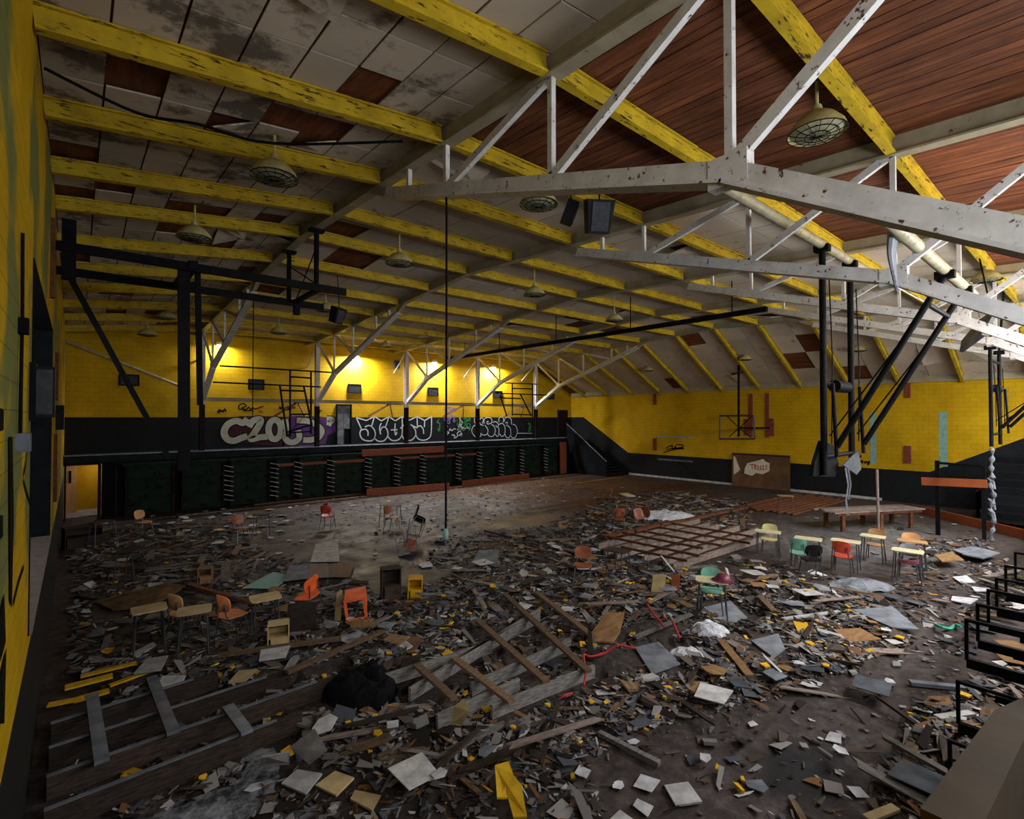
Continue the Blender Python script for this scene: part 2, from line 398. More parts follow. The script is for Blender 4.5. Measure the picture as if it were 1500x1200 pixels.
for k, x in enumerate(WINX):
    w = MB()
    for dx in (-1.6, 0, 1.6): w.box((x + dx, YS + 0.02, 5.2), (0.08, 0.05, 1.4))
    for dz in (-0.66, 0.66): w.box((x, YS + 0.02, 5.2 + dz), (3.2, 0.05, 0.08))
    w = struct(w.build('window_%d' % (k + 1), M['black_steel']), 'high steel window in the front wall', 'window')
    for dx in (-0.8, 0.8): MB().box((x + dx, YS + 0.012, 5.2), (1.5, 0.012, 1.24)).build('pane', M['window_glow'], w)  # glowing panes of the added fill windows

# balconies
b = MB(); b.box(((XW + 26.9) / 2, (25.6 + YB) / 2, BALC - 0.14), (26.9 - XW, YB - 25.6, 0.28))
o = struct(b.build('floor_balcony', M['balcony']), 'dark balcony slab below the graffiti wall', 'balcony')
MB().box(((XW + 26.9) / 2, 25.72, BALC + 0.012), (26.9 - XW, 0.26, 0.03)).build('edge_strip', M['balcony_top'], o)
MB().box(((XW + 27.2) / 2, (YS - 0.02) / 2, BALC - 0.14), (27.2 - XW, -YS, 0.28)).build('floor_balcony_near', M['balcony'])['kind'] = 'structure'
# landing beyond the stairs
MB().box((28.1, 26.7, BALC - 0.14), (2.35, 1.15, 0.28)).build('floor_landing', M['balcony'])['kind'] = 'structure'

# stairs at both ends of the end wall
def stair(y_top, y_bot, x0, x1, label, name):
    t = thing(name, label, 'stairs', (x0, y_top, 0))
    n = 13; dy = (y_bot - y_top) / n
    for k in range(n):
        h = BALC * (1 - (k + 1) / (n + 1)); w = MB()
        w.box(((x1 - x0) / 2 + 0.1, dy * (k + 0.5), h - 0.03), (x1 - x0 - 0.25, abs(dy) * 1.1, 0.06)); w.build('tread', M['balcony'], t)
    poly = [(0, 0, 0), (0, y_bot - y_top, 0), (0, y_bot - y_top, 0.95), (0, 0, BALC + 0.95)]
    MB().prism(poly, (0.08, 0, 0)).build('side_panel', M['wall_under'], t)
    MB().tube([(0.04, 0, BALC + 1.0), (0.04, y_bot - y_top, 1.0)], 0.025).build('handrail', M['chrome'], t)
    return t
stair(25.6, 22.0, 27.0, 29.2, 'black enclosed staircase from the graffiti balcony down to the floor', 'staircase')
stair(0.15, 3.6, 27.3, 29.2, 'black staircase beside the stepped bleachers under the yellow end wall', 'staircase')

# doorway under the balcony and the lit passage behind it
d = MB(); d.box((-0.28, 25.93, 1.06), (0.06, 0.2, 2.12)); d.box((0.74, 25.93, 1.06), (0.1, 0.2, 2.12)); d.box((0.22, 25.93, 2.15), (1.12, 0.2, 0.1))
d = struct(d.build('door_1', M['column_dark']), 'dark door frame opening to a lit yellow passage', 'door')
MB().box((-0.15, 27.9, 1.03), (0.42, 0.05, 2.06), 0.25).build('door_leaf', M['door_wood'], d)
MB().box((-0.15, 27.86, 1.5), (0.08, 0.03, 0.5), 0.25).build('viewing_pane', M['black_steel'], d)
struct(MB().box((0.5, 27.9, 0.01), (2.2, 2.6, 0.03)).build('floor_passage', M['tileboard']), 'pale floor of the lit passage', 'floor')
r = MB(); r.box((0.8, 28.6, 1.1), (3.4, 0.1, 2.2)); r.box((-0.62, 27.3, 1.1), (0.06, 2.6, 2.2)); r.box((1.2, 27.3, 1.1), (0.06, 2.6, 2.2))
struct(r.build('wall_passage', M['warm_wall']), 'yellow passage wall seen through the doorway', 'wall')
def point(name, loc, power, color, rad=0.1):
    l = bpy.data.lights.new(name, 'POINT'); l.energy = power; l.color = color; l.shadow_soft_size = rad
    o = bpy.data.objects.new(name, l); o.location = loc; COL.objects.link(o)
point('passage_light', (1.0, 27.6, 1.9), 14, (1.0, 0.9, 0.78))
# blocked doorway and corner door on the balcony
x0, x1 = DX0, DX1
d = MB(); d.box((x0, YB - 0.03, 3.55), (0.07, 0.08, 2.15)); d.box((x1, YB - 0.03, 3.55), (0.07, 0.08, 2.15)); d.box(((x0 + x1) / 2, YB - 0.03, 4.64), (x1 - x0 + 0.07, 0.08, 0.07))
d = struct(d.build('door_2', M['black_steel']), 'doorway on the balcony blocked up with grey blocks', 'door')
for r_ in range(10):
    for c_ in range(2):
        w_ = (x1 - x0 - 0.07) / 2; off = 0.0
        if r_ < 4 and c_ == 1: continue
        MB().box((x0 + 0.035 + w_ * (c_ + 0.5), YB + 0.05, BALC + 0.105 + r_ * 0.212), (w_ - 0.012, 0.12, 0.2)).build('block', M['greyboard'], d)
w_ = MB(); w_.box(((x0 + x1) / 2, YB + 0.85, 3.5), (x1 - x0 + 0.3, 0.08, 2.5)); w_.box((x0 - 0.06, YB + 0.5, 3.5), (0.08, 0.7, 2.5)); w_.box((x1 + 0.06, YB + 0.5, 3.5), (0.08, 0.7, 2.5)); w_.box(((x0 + x1) / 2, YB + 0.5, 4.7), (x1 - x0 + 0.3, 0.7, 0.08)); w_.box(((x0 + x1) / 2, YB + 0.5, BALC - 0.05), (x1 - x0 + 0.3, 0.7, 0.08))
w_.build('recess', M['greyboard'], d)
d = MB(); d.box((28.3, YB - 0.03, 3.5), (1.1, 0.06, 2.05))
d = struct(d.build('door_3', M['column_dark']), 'dark door at the stair end of the balcony', 'door')
MB().box((28.72, YB - 0.08, 3.45), (0.05, 0.05, 0.16)).build('door_handle', M['chrome'], d)

# stage behind the stage wall
b = MB(); b.box((-2.7, (SY0 + SY1) / 2, SZ0 - 0.1), (4.3, SY1 - SY0 + 2, 0.2))
struct(b.build('floor_stage', M['balcony_top']), 'pale dusty stage floor behind the stage wall', 'floor')
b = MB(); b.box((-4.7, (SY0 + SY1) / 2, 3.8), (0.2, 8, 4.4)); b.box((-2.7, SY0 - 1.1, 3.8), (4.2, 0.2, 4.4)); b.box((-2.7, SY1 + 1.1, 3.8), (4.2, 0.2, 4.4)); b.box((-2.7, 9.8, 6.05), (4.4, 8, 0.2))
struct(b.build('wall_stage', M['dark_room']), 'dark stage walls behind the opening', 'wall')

b = MB(); b.box((XW - 0.12, SY0 + 0.012, (SZ0 + SZ1) / 2), (0.26, 0.024, SZ1 - SZ0)); b.box((XW - 0.12, SY1 - 0.012, (SZ0 + SZ1) / 2), (0.26, 0.024, SZ1 - SZ0)); b.box((XW - 0.12, (SY0 + SY1) / 2, SZ1 - 0.012), (0.26, SY1 - SY0, 0.024))
tagsill = struct(MB().box((XW - 0.11, (SY0 + SY1) / 2, SZ0 + 0.012), (0.28, SY1 - SY0 - 0.06, 0.024)).build('trim_3', M['sleeper']), 'worn wooden sill along the stage opening', 'trim')
struct(b.build('trim_2', M['spray_black_trim']), 'black lining around the stage opening', 'trim')
# baseboard along the end wall
b = MB(); b.box((XE - 0.03, 14.5, 0.06), (0.06, 14.6, 0.12)); struct(b.build('baseboard_end', M['tileboard']), 'pale baseboard strip under the yellow end wall', 'baseboard')
b = MB(); b.box((XE - 0.1, (YS + YB) / 2, 5.68), (0.2, YB - YS - 0.4, 0.28)); struct(b.build('trim_1', M['truss_beige']), 'pale ledger beam where the sloping roof meets the end wall', 'trim')

# ================================================================== roof
strips = [YS] + PY + [YB]
ORD = ['first', 'second', 'third', 'fourth', 'fifth', 'sixth', 'seventh', 'eighth', 'ninth', 'tenth', 'eleventh', 'twelfth', 'thirteenth']
TOFF = 0.275
def qpt(x, y, dz): return Vector((x, y, zcb(x, y) + dz))
WOOD_TO = {1: 6.45, 2: 4.25, 3: 2.08}
baynames = ['between the stage wall and the first truss', 'between the first and second trusses', 'between the second and third trusses', 'between the third and fourth trusses', 'between the fourth and fifth trusses', 'sloping down to the end wall']
for i in range(6):
    xa, xb = BX[i], BX[i + 1]
    m = MB()
    for k in range(len(strips) - 1):
        ya, yb = strips[k], strips[k + 1]
        z = TOFF + 0.05
        p = [qpt(xa, ya, z), qpt(xb, ya, z), qpt(xb, yb, z), qpt(xa, yb, z)]
        m.hexa(p + [q + Vector((0, 0, 0.06)) for q in p])
    ce = struct(m.build('ceiling', M['deck']), 'ceiling bay ' + baynames[i], 'ceiling')
    nx, ny = (8, 3) if i == 0 else (4, 2)
    for k in range(1, len(strips) - 2):
        ya, yb = strips[k], strips[k + 1]
        if i in WOOD_TO and ya < WOOD_TO[i] - 0.1: continue
        for a_ in range(nx):
            for c_ in range(ny):
                pm_ = 0.09 if i == 0 else 0.035
                if random.random() < pm_: continue
                e = 0.012
                u0, u1 = a_ / nx, (a_ + 1) / nx; v0, v1 = c_ / ny, (c_ + 1) / ny
                X0, X1_ = xa + (xb - xa) * u0 + e, xa + (xb - xa) * u1 - e; Y0, Y1 = ya + (yb - ya) * v0 + e, ya + (yb - ya) * v1 - e
                j = [random.uniform(-0.006, 0.006) for _ in range(4)]
                if random.random() < (0.05 if i == 0 else 0.03): 
                    free = [q for q in range(4) if not (q in (0, 1) and c_ == 0) and not (q in (2, 3) and c_ == ny - 1)]
                    j[random.choice(free)] -= random.uniform(0.08, 0.25)
                if min(j) < -0.05:   # a tile that has dropped has come off the purlin flange
                    if c_ == 0: Y0 += 0.07
                    if c_ == ny - 1: Y1 -= 0.07
                p = [qpt(X0, Y0, TOFF + j[0]), qpt(X1_, Y0, TOFF + j[1]), qpt(X1_, Y1, TOFF + j[2]), qpt(X0, Y1, TOFF + j[3])]
                MB().hexa(p + [q + Vector((0, 0, 0.025)) for q in p]).build('ceiling_tile', M['tile_near' if i == 0 else 'tile_far'], ce)
    if i in WOOD_TO:
        n = 34; w = (xb - xa) / n
        for a_ in range(n):
            xs = xa + w * (a_ + 0.5); dz = TOFF + 0.02 + random.uniform(-0.008, 0.004); h = w / 2 - 0.006
            p = [qpt(xs - h, YN, dz), qpt(xs + h, YN, dz), qpt(xs + h, WOOD_TO[i], dz), qpt(xs - h, WOOD_TO[i], dz)]
            MB().hexa(p + [q + Vector((0, 0, 0.03)) for q in p]).build('roof_board', M['deck'], ce)
    # purlins
    for k, y in enumerate(PY):
        xs_, xe_ = xa + (0.005 if i == 0 else 0.1), xb - (0.005 if i == 5 else 0.1); up_ = 0.14 if i < 5 else 0.115
        a_ = Vector((xs_, y, zcb(xs_, y) + up_)); b_ = Vector((xe_, y, zcb(xe_, y) + up_))
        o = MB().ibeam(a_, b_, 0.12, 0.25, 0.025, 0.04).build('purlin', M['purlin_yellow'])
        tag(o, 'flaking yellow purlin, %s from the graffiti wall, %s' % (ORD[12 - k], baynames[i]), 'beam', 'purlins ' + baynames[i])

ZH, ZK, ZP = 4.76, 6.03, 7.95
def truss(i):
    x = TX[i]; ordn = ['first', 'second', 'third', 'fourth', 'fifth'][i]
    t = thing('roof_truss', 'pale steel roof truss with columns, %s one from the stage wall' % ordn, 'truss', (x, 0, 0), group='roof trusses across the hall')
    ym = (YN + YF) / 2
    for y0, s in ((YN, 1), (YF, -1)):
        Y = lambda d: y0 + s * d
        zt = lambda d: zcb(x, Y(d))
        P = lambda d, z: (0, Y(d), z)
        MB().ibeam(P(0, zt(0) + 0.17), (0, ym, zcb(x, ym) + 0.17), 0.2, 0.34, 0.03, 0.06).build('top_chord', M['truss_beige'], t)
        for pa, pb in ((P(0, ZH), P(2.2, ZK)), (P(2.2, ZK), P(8.45, ZP))):
            c = MB(); c.bar(pa, pb, 0.1, 0.17); c.bar(pa, pb, 0.22, 0.03, off=(0, -0.1)); c.build('bottom_chord', M['white_paint'], t)
        g = MB(); g.box((0, Y(2.2), ZK), (0.13, 0.34, 0.26)); g.build('gusset', M['white_paint'], t)
        zb = lambda d: ZH + (ZK - ZH) * d / 2.2 if d < 2.2 else ZK + (ZP - ZK) * (d - 2.2) / 6.25
        for d in (2.2, 4.34, 6.57, 7.7): MB().bar(P(d, zb(d)), P(d, zt(d) + 0.02), 0.07, 0.07).build('vertical', M['white_paint'], t)
        for da, db in ((0, 2.25), (2.2, 4.4), (4.34, 6.6)):
            MB().bar(P(da, zt(da) + 0.05), P(db, zb(db)), 0.07, 0.11).build('diagonal', M['white_paint'], t)
        g = MB(); g.bar(P(8.45, ZP), P(9.0, zt(9.0) + 0.05), 0.12, 0.16); g.build('end_gusset', M['truss_beige'], t)
        MB().ibeam(P(0, ZH - 0.25), P(0, zt(0)), 0.2, 0.2, 0.02, 0.03).build('column_head', M['white_paint'], t)
        MB().ibeam(P(0, 0), P(0, ZH - 0.25), 0.2, 0.2, 0.02, 0.03).build('column', M['column_dark'], t)
        yw = YS + 0.01 if s > 0 else YB - 0.01
        MB().ibeam((0, y0, zt(0) + 0.17), (0, yw, zcb(x, yw) + 0.17), 0.18, 0.3).build('tail_beam', M['truss_beige'], t)
        MB().bar((0, y0, zt(0) - 0.05), (0, yw, 6.55), 0.06, 0.06).build('wall_strut', M['white_paint'], t)
    return t
for i in range(5): truss(i)

# beams that run from column to column
for y0 in (YF + 0.12, YN - 0.12):
    for i in range(4 if y0 > 5 else 4):
        o = MB().ibeam((TX[i] + 0.12, y0, ZH), (TX[i + 1] - 0.12, y0, ZH), 0.1, 0.16).build('girt', M['truss_beige'])
        tag(o, 'horizontal steel girt from the %s to the next column %s' % (ORD[i], 'of the graffiti balcony' if y0 > 5 else 'of the window wall'), 'beam', 'girts between columns')
for i in range(1, 5):
    t = thing('column_bracket', 'dark beam stub with two struts bracing the %s column to the graffiti wall' % ORD[i], 'bracket', (TX[i] - 0.1, YF + 0.2, ZH), group='column brackets on the graffiti balcony')
    MB().bar((0, 0, 0), (-0.9, 0.2, 0), 0.12, 0.2).build('stub_beam', M['column_dark'], t)
    MB().bar((-0.8, 0.18, -0.1), (-1.5, 1.25, -0.75), 0.05, 0.1).build('strut', M['rust'], t)
    MB().bar((-0.7, 0.18, -0.1), (0.0, 1.25, -0.75), 0.05, 0.1).build('strut', M['rust'], t)

# ------------------------------------------------------------------ glowing wall lamps
def wall_lamp(x, wall_y, z, power, label, group):
    s = -1 if wall_y > 5 else 1
    t = thing('wall_lamp', label, 'lamp', (x, wall_y, z), group=group)
    MB().box((0, s * 0.08, 0.08), (0.34, 0.16, 0.2)).build('housing', M['lamp_shell'], t)
    MB().box((0, s * 0.11, -0.045), (0.28, 0.14, 0.05)).build('glowing_lens', M['lamp_glow'], t)
    ln_ = 'wall_lamp_light' if wall_y > 5 else 'wall_lamp_%d_offscreen' % round(x)
    l = bpy.data.lights.new(ln_, 'AREA'); l.shape = 'RECTANGLE'; l.size = 0.5; l.size_y = 0.3; l.energy = power; l.color = (0.97, 0.97, 1.0)
    o = bpy.data.objects.new(ln_, l); o.location = (x, wall_y + s * 0.32, z - 0.12); o.rotation_euler = (s * math.radians(-14), 0, 0); COL.objects.link(o)
for k, (x, pw) in enumerate(((5.14, 110), (11.8, 620), (16.85, 620), (21.5, 620))):
    wall_lamp(x, YB, 7.35, pw, 'glowing floodlight high on the graffiti wall ' + ['above the grey-outlined letters', 'beside the blocked doorway', 'above the white angular letters', 'above the white bubble letters'][k], 'floodlights on the graffiti wall')
for k, x in enumerate((11.8, 16.85, 21.5)):
    wall_lamp(x, YS, 7.35, 620, 'glowing floodlight high on the window wall, %s from the stage' % ORD[k], 'floodlights on the window wall')

# ================================================================== fittings
def pendant(p, label, r=0.33):
    t = thing('pendant_lamp', label, 'lamp', p, group='caged pendant lamps under the roof')
    near = min(abs(p[1] - y) for y in PY)
    top = zcb(p[0], p[1]) + (0.03 if near < 0.07 else 0.285) - p[2]
    MB().tube([(0, 0, 0.27), (0, 0, top)], 0.02, 6).build('stem', M['lamp_shell'], t)
    MB().lathe([(0.05, 0.34), (0.07, 0.26), (0.12, 0.24), (0.2, 0.19), (r * 0.9, 0.08), (r, 0.0), (r * 0.97, 0.0), (r * 0.86, 0.08), (0.1, 0.22)], seg=24).build('shade', M['lamp_shell'], t, True)
    ln_ = MB().lathe([(r * 0.93, 0.03), (r * 0.7, -0.01), (r * 0.35, -0.03), (0.001, -0.035)], seg=24).build('lens', M['glass_lens'], t, True)
    g = MB()
    for q in (1.0, 0.72, 0.42): g.tube([(r * q * math.cos(k * PI / 10), r * q * math.sin(k * PI / 10), -0.005 - (1 - q) * 0.07) for k in range(21)], 0.006, 4, cap=False)
    for k in range(14):
        a = k * PI / 7; g.tube([(r * math.cos(a), r * math.sin(a), -0.005), (r * 0.6 * math.cos(a), r * 0.6 * math.sin(a), -0.04), (0, 0, -0.055)], 0.005, 4)
    g.build('wire_guard', M['black_steel'], ln_)
for (u, v, lab) in [(402, 260, 'caged lamp beside the stained tiles near the first truss'), (285, 349, 'caged lamp over the heavy black backstop'),
        (1197, 195, 'large caged lamp under the bare brown roof boards'), (775, 306, 'caged lamp under the first truss beside a loudspeaker'),
        (585, 386, 'caged lamp between first and second trusses over the hall centre'), (1355, 330, 'caged lamp above the two backstop pipes'),
        (1437, 412, 'caged lamp by the white far ends of the trusses'), (243, 466, 'caged lamp with a bluish gleam near the graffiti wall'),
        (216, 491, 'caged lamp with a gleam, last one by the stage wall corner'), (408, 488, 'caged lamp over the grey-outlined graffiti letters'),
        (565, 508, 'caged lamp by the second truss haunch near the graffiti wall'), (783, 432, 'caged lamp between second and third trusses at hall centre'), (477, 455, 'caged lamp behind the hanging backstop arms'),
        (900, 470, 'caged lamp over the black divider rail')]:
    z = 7.66 if u != 216 else 7.35
    for _ in range(3):
        p = G(u, v, z); y = min(PY, key=lambda q: abs(q - p.y))
        if abs(y - p.y) < 0.45: z = min(z, zcb(p.x, p.y) - 0.36); p = G(u, v, z)
    if abs(y - p.y) < 0.25: p = Vector((p.x, y, p.z))
    pendant(p, lab)
for (u, v, lab) in [(1092, 527, 'caged lamp on the sloping roof above the end wall backboard'), (1257, 514, 'caged lamp on the sloping roof behind the tall black masts'), (950, 543, 'caged lamp on the sloping roof near the corner stairs')]:
    pendant(onX(u, v, 26.6), lab)

def rod(p, q, r, name, mat, par, seg=8): return MB().tube([p, q], r, seg).build(name, mat, par, True)
BK = M['black_steel']
# --- pipes carrying the tall masts
for (y, z, xa, xb, lab) in [(3.6, 7.27, 7.0, 13.7, 'long rusty pipe holding the two vertical black masts'), (1.78, 6.38, 6.7, 13.5, 'long rusty pipe holding the slanting black braces')]:
    tag(MB().tube([(xa, y, z), (xb, y, z)], 0.085, 14).build('support_pipe', M['pipe'], smooth=True), lab, 'pipe')
def backstop(label, xs, ym, zt, zb, yb, ztb, r=0.06, board=False):
    t = thing('basketball_backstop', label, 'backstop')
    for x in xs:
        m = rod((x, ym, zt), (x, ym, zb), r, 'mast', BK, t, 10)
        b_ = rod((x, yb, ztb), (x, ym - 0.22, zb + 0.55), r * 0.9, 'brace', BK, t, 10)
        MB().box((x, ym, zt), (0.16, 0.26, 0.12)).build('clamp', BK, t); MB().box((x, yb, ztb), (0.16, 0.26, 0.12)).build('clamp', BK, t)
        rod((x + 0.12, ym - 0.12, zb + 1.75), (x + 0.12, ym - 0.18, zb + 0.35), r * 0.6, 'hanger_bar', BK, t)
        tl = MB().tube([(x + 0.2, ym - 0.05, zt - 0.5), (x + 0.25, ym - 0.08, (zt + zb) / 2), (x + 0.1, ym - 0.1, zb + 0.6)], 0.012, 5).build('cable', BK, t)
        rod((x, yb + 0.15, ztb - 0.35), (x, ym - 0.1, zb + 0.75), 0.014, 'tension_rod', BK, t, 5)
    for z in (zt - 0.35, zb + 1.75, zb + 0.35): rod((xs[0], ym, z), (xs[1], ym, z), r * 0.75, 'crossbar', BK, t)
    rod((xs[0], yb + 0.22, ztb - 0.45), (xs[1], yb + 0.22, ztb - 0.45), r * 0.7, 'crossbar', BK, t)
    xm = (xs[0] + xs[1]) / 2
    MB().tube([(xm - 0.35, ym - 0.04, zb + 1.72), (xm + 0.35, ym - 0.04, zb + 1.72)], 0.12, 12).build('winch_drum', BK, t, True)
    return t
t = backstop('tall folding black basketball backstop hung from two rusty pipes', (10.9, 12.5), 3.6, 7.2, 2.85, 1.78, 6.3)
MB().prism([(10.5, 3.66, 2.85), (11.7, 3.66, 2.75), (11.9, 3.66, 3.0), (11.6, 3.66, 3.4), (10.95, 3.66, 3.5), (10.6, 3.66, 3.1)], (0, 0.06, 0)).build('broken_backboard', BK, t)
MB().prism([(11.7, 3.52, 3.0), (12.6, 3.5, 3.25), (12.75, 3.5, 2.85), (12.45, 3.5, 2.75)], (0, 0.03, 0)).build('torn_sheet', M['slate'], t)
for dx, L in ((11.7, 0.95), (11.85, 0.6)): MB().ribbon([(dx, 3.48, 2.95), (dx + 0.05, 3.45, 2.6), (dx - 0.02, 3.47, 2.3), (dx + 0.06, 3.46, 2.95 - L)], 0.1, (0, 1, 0)).build('torn_strip', M['slate'], t)
t = backstop('slim folding black backstop hanging above the stepped bleachers', (20.4, 22.2), 2.33, 6.0, 3.1, 0.8, 5.3, 0.05)
rod((20.4, 2.33, 6.0), (20.4, 2.2, 7.9), 0.03, 'hanger_rod', BK, t); rod((22.2, 2.33, 6.0), (22.2, 2.2, 7.9), 0.03, 'hanger_rod', BK, t)
t = thing('hanging_chain', 'knotted grey rag rope hanging below the slim backstop', 'rope', (20.4, 2.33, 0))
pts = [(random.uniform(-0.06, 0.06), random.uniform(-0.06, 0.06), 3.05 - k * 0.21) for k in range(14)]
MB().tube(spline(pts, 3), [0.045 + 0.03 * math.sin(k * 1.7) for k in range(40)], 7).build('rope_strand', M['greyboard'], t, True)
for z in (2.1, 1.5, 1.2): MB().tube(spline([(-0.15, 0, z), (0, 0.08, z + 0.06), (0.16, 0, z - 0.03), (0.05, -0.05, z - 0.25)], 4), 0.03, 6).build('knot', M['greyboard'], t, True)
# rag on the upper pipe
t = thing('hanging_rag', 'dark torn rag hanging from the rusty brace pipe', 'rag', (8.3, 1.78, 6.4))
for k in range(5): MB().tube(spline([(0.05 * k - 0.1, 0.09, 0.05), (0.04 * k - 0.1, 0.12, -0.25), (0.05 * k - 0.08, 0.1, -0.5 - 0.06 * k)], 5), [0.05 - 0.003 * j for j in range(11)], 6).build('rag_fold', M['greyboard'], t, True)

# --- left backstop on the stage wall side
t = thing('basketball_backstop', 'heavy black backstop frame hung from long arms on the stage wall', 'backstop')
for y, xe in ((11.9, 4.9), (13.9, 5.1)): MB().bar((XW + 0.01, y, 6.95), (xe, y, 6.95), 0.09, 0.16).build('long_arm', BK, t)
MB().bar((1.75, 11.8, 6.98), (1.75, 14.0, 6.98), 0.16, 0.16).build('cross_arm', BK, t)
MB().bar((4.35, 11.9, 6.98), (4.35, 13.9, 6.98), 0.1, 0.1).build('cross_arm', BK, t)
MB().bar((1.62, 12.05, 7.0), (1.66, 12.05, 2.9), 0.2, 0.12).build('mast', BK, t)
MB().bar((1.88, 12.2, 7.05), (1.95, 12.2, 4.2), 0.1, 0.1).build('mast', BK, t)
MB().bar((-0.15, 12.0, 6.55), (1.4, 12.0, 3.15), 0.09, 0.09).build('brace', BK, t)
MB().bar((-0.12, 12.0, 6.4), (-0.12, 12.0, 7.45), 0.2, 0.2).build('wall_post', BK, t)
MB().bar((1.5, 12.1, 6.6), (2.0, 13.6, 7.0), 0.08, 0.1).build('knee', BK, t)
for y, xe in ((11.9, 4.2), (13.9, 4.2)):
    rod((xe, y, 6.95), (xe, y, zcb(xe, y)), 0.06, 'drop_rod', BK, t)
    MB().box((xe, y, zcb(xe, y) - 0.03), (0.32, 0.2, 0.06)).build('clamp', BK, t)
rod((4.2, 11.9, 7.9), (4.35, 13.9, 6.95), 0.015, 'tension_rod', BK, t, 5); rod((4.2, 13.9, 7.9), (4.35, 11.9, 6.95), 0.015, 'tension_rod', BK, t, 5)
MB().box((4.3, 13.6, 6.72), (0.14, 0.14, 0.26)).build('pulley_block', BK, t)

# --- two folded frames in front of the graffiti balcony
def gframe(label, Y1, Y2, rails, uprights, cross, slants, cross2):
    t = thing('basketball_backstop', label, 'backstop')
    for a_, b_ in rails: rod(onY(*a_, Y1), onY(*b_, Y1), 0.035, 'rail', BK, t, 6)
    for a_, b_ in uprights: rod(onY(*a_, Y1), onY(*b_, Y1), 0.045, 'upright', BK, t, 6)
    for a_, b_ in cross: rod(onY(*a_, Y1), onY(*b_, Y1), 0.04, 'crossbar', BK, t, 6)
    for a_, b_ in slants: rod(onY(*a_, Y2), onY(*b_, Y2), 0.045, 'slanted_bar', BK, t, 6)
    for a_, b_ in cross2: rod(onY(*a_, Y2), onY(*b_, Y2), 0.04, 'crossbar', BK, t, 6)
gframe('thin black backstop frame in front of the grey-outlined graffiti', 24.3, 23.6, [((322, 536), (490, 546)), ((312, 560), (470, 567))], [((425, 541), (425, 640)), ((455.6, 544), (455.6, 636))],
       [((425, 552), (455.6, 554)), ((425, 607), (455.6, 607)), ((425, 634), (455, 632))], [((410, 565), (421, 640)), ((445, 566), (457, 624))], [((411, 572), (446, 573)), ((421, 633), (457, 622))])
gframe('thin black backstop frame in front of the white bubble graffiti', 24.3, 23.6, [((740, 561), (787, 563)), ((726, 576), (801, 579))], [((750.5, 561), (750.5, 609)), ((780, 562), (780, 636))],
       [((750.5, 569), (780, 570)), ((750.5, 607), (780, 608))], [((732, 577), (742.5, 610)), ((762, 577), (778, 609))], [((732, 583), (763, 584))])
for u0, v0, u1, v1 in ((322, 536, 322, 470), (490, 546, 490, 490)):
    pass
# --- end wall backboard
X0 = 27.4
t = thing('basketball_backboard', 'empty rectangular backboard frame on a bent pole before the end wall', 'backboard')
MB().tube(spline([onX(1098, 528, X0), onX(1088, 526, X0), onX(1083, 531, X0), onX(1082, 545, X0)], 4) + [onX(1082, 640, X0)], 0.06, 10).build('pole', BK, t, True)
q = [onX(1054.5, 609, X0), onX(1104, 609, X0), onX(1106, 643, X0), onX(1054, 643, X0)]
for k in range(4): rod(q[k], q[(k + 1) % 4], 0.05, 'frame_bar', M['chrome'], t)
hub = onX(1083, 627, X0 + 0.15)
for (u, v) in ((1065, 610), (1068, 640), (1100, 611), (1100, 641)): rod(onX(u, v, X0), hub, 0.025, 'brace', BK, t)
h2 = onX(1127, 627, XE - 0.1); rod(hub, h2, 0.045, 'wall_arm', BK, t)
h3 = onX(1093, 627, XE - 0.1); rod(hub, h3, 0.045, 'wall_arm', BK, t)

# --- wall pads, tapes, tags on the end wall
def pad(u0, v0, u1, v1, label, mat='brick_red', name='wall_board', cat='board', th=0.04):
    a_, b_ = onX(u0, v0, XE), onX(u1, v1, XE)
    o = MB().box((XE - th / 2 - 0.004, (a_.y + b_.y) / 2, (a_.z + b_.z) / 2), (th, abs(a_.y - b_.y), abs(a_.z - b_.z))).build(name, M[mat]); return tag(o, label, cat)
pad(1097, 577, 1103, 640, 'tall maroon board on the end wall beside the backboard frame'); pad(1121, 576, 1127, 641, 'tall maroon board on the end wall at the end of the arm')
pad(1090, 614, 1097.5, 638, 'short maroon board behind the backboard hub'); pad(1127, 613, 1134, 639, 'short maroon board under the wall arm fixing')
pad(957, 574, 962, 593, 'small maroon board high on the end wall near the corner stairs'); pad(957, 642, 962, 660, 'small maroon board low on the end wall beside the black tag')
pad(1325, 555, 1334, 583, 'small maroon board high on the end wall between two teal tape stripes'); pad(1324, 653, 1335, 679, 'small maroon board low on the end wall between two teal tape stripes')
def tape(u0, v0, u1, v1, mat='teal_tape', name='tape_strip'):
    a_, b_, = onX(u0, v0, XE), onX(u1, v1, XE)
    return MB().box((XE - 0.006, (a_.y + b_.y) / 2, (a_.z + b_.z) / 2), (0.004, abs(a_.y - b_.y), abs(a_.z - b_.z))).build(name, M[mat], WE)
tape(1375, 603, 1388, 684); tape(1274, 605, 1284, 680); tape(963, 638, 1014, 642); tape(963, 671.5, 1015, 677.5, 'greyboard')
def stroke_wall(par, strokes, w, mat, fn, nrm, name, ox=0, oy=0, sc=1.0, n=4):
    m = MB()
    for s in strokes:
        pts = [fn(ox + x / sc, oy + y / sc) for x, y in s]
        m.ribbon(spline(pts, n) if len(pts) > 2 else pts, w, nrm)
    return m.build(name, mat, par)
M['spray_white'] = pm('spray_white', '#b9bbbd', '#d2d3d5', 8, 0.8); M['spray_black'] = pm('spray_black', '#0c0c0d', '#151516', 8, 0.8)
M['spray_cream'] = pm('spray_cream', '#9b9a84', '#b4b3a2', 2, 0.8); M['spray_purple'] = pm('spray_purple', '#4a2a5c', '#5f3a70', 2, 0.8)
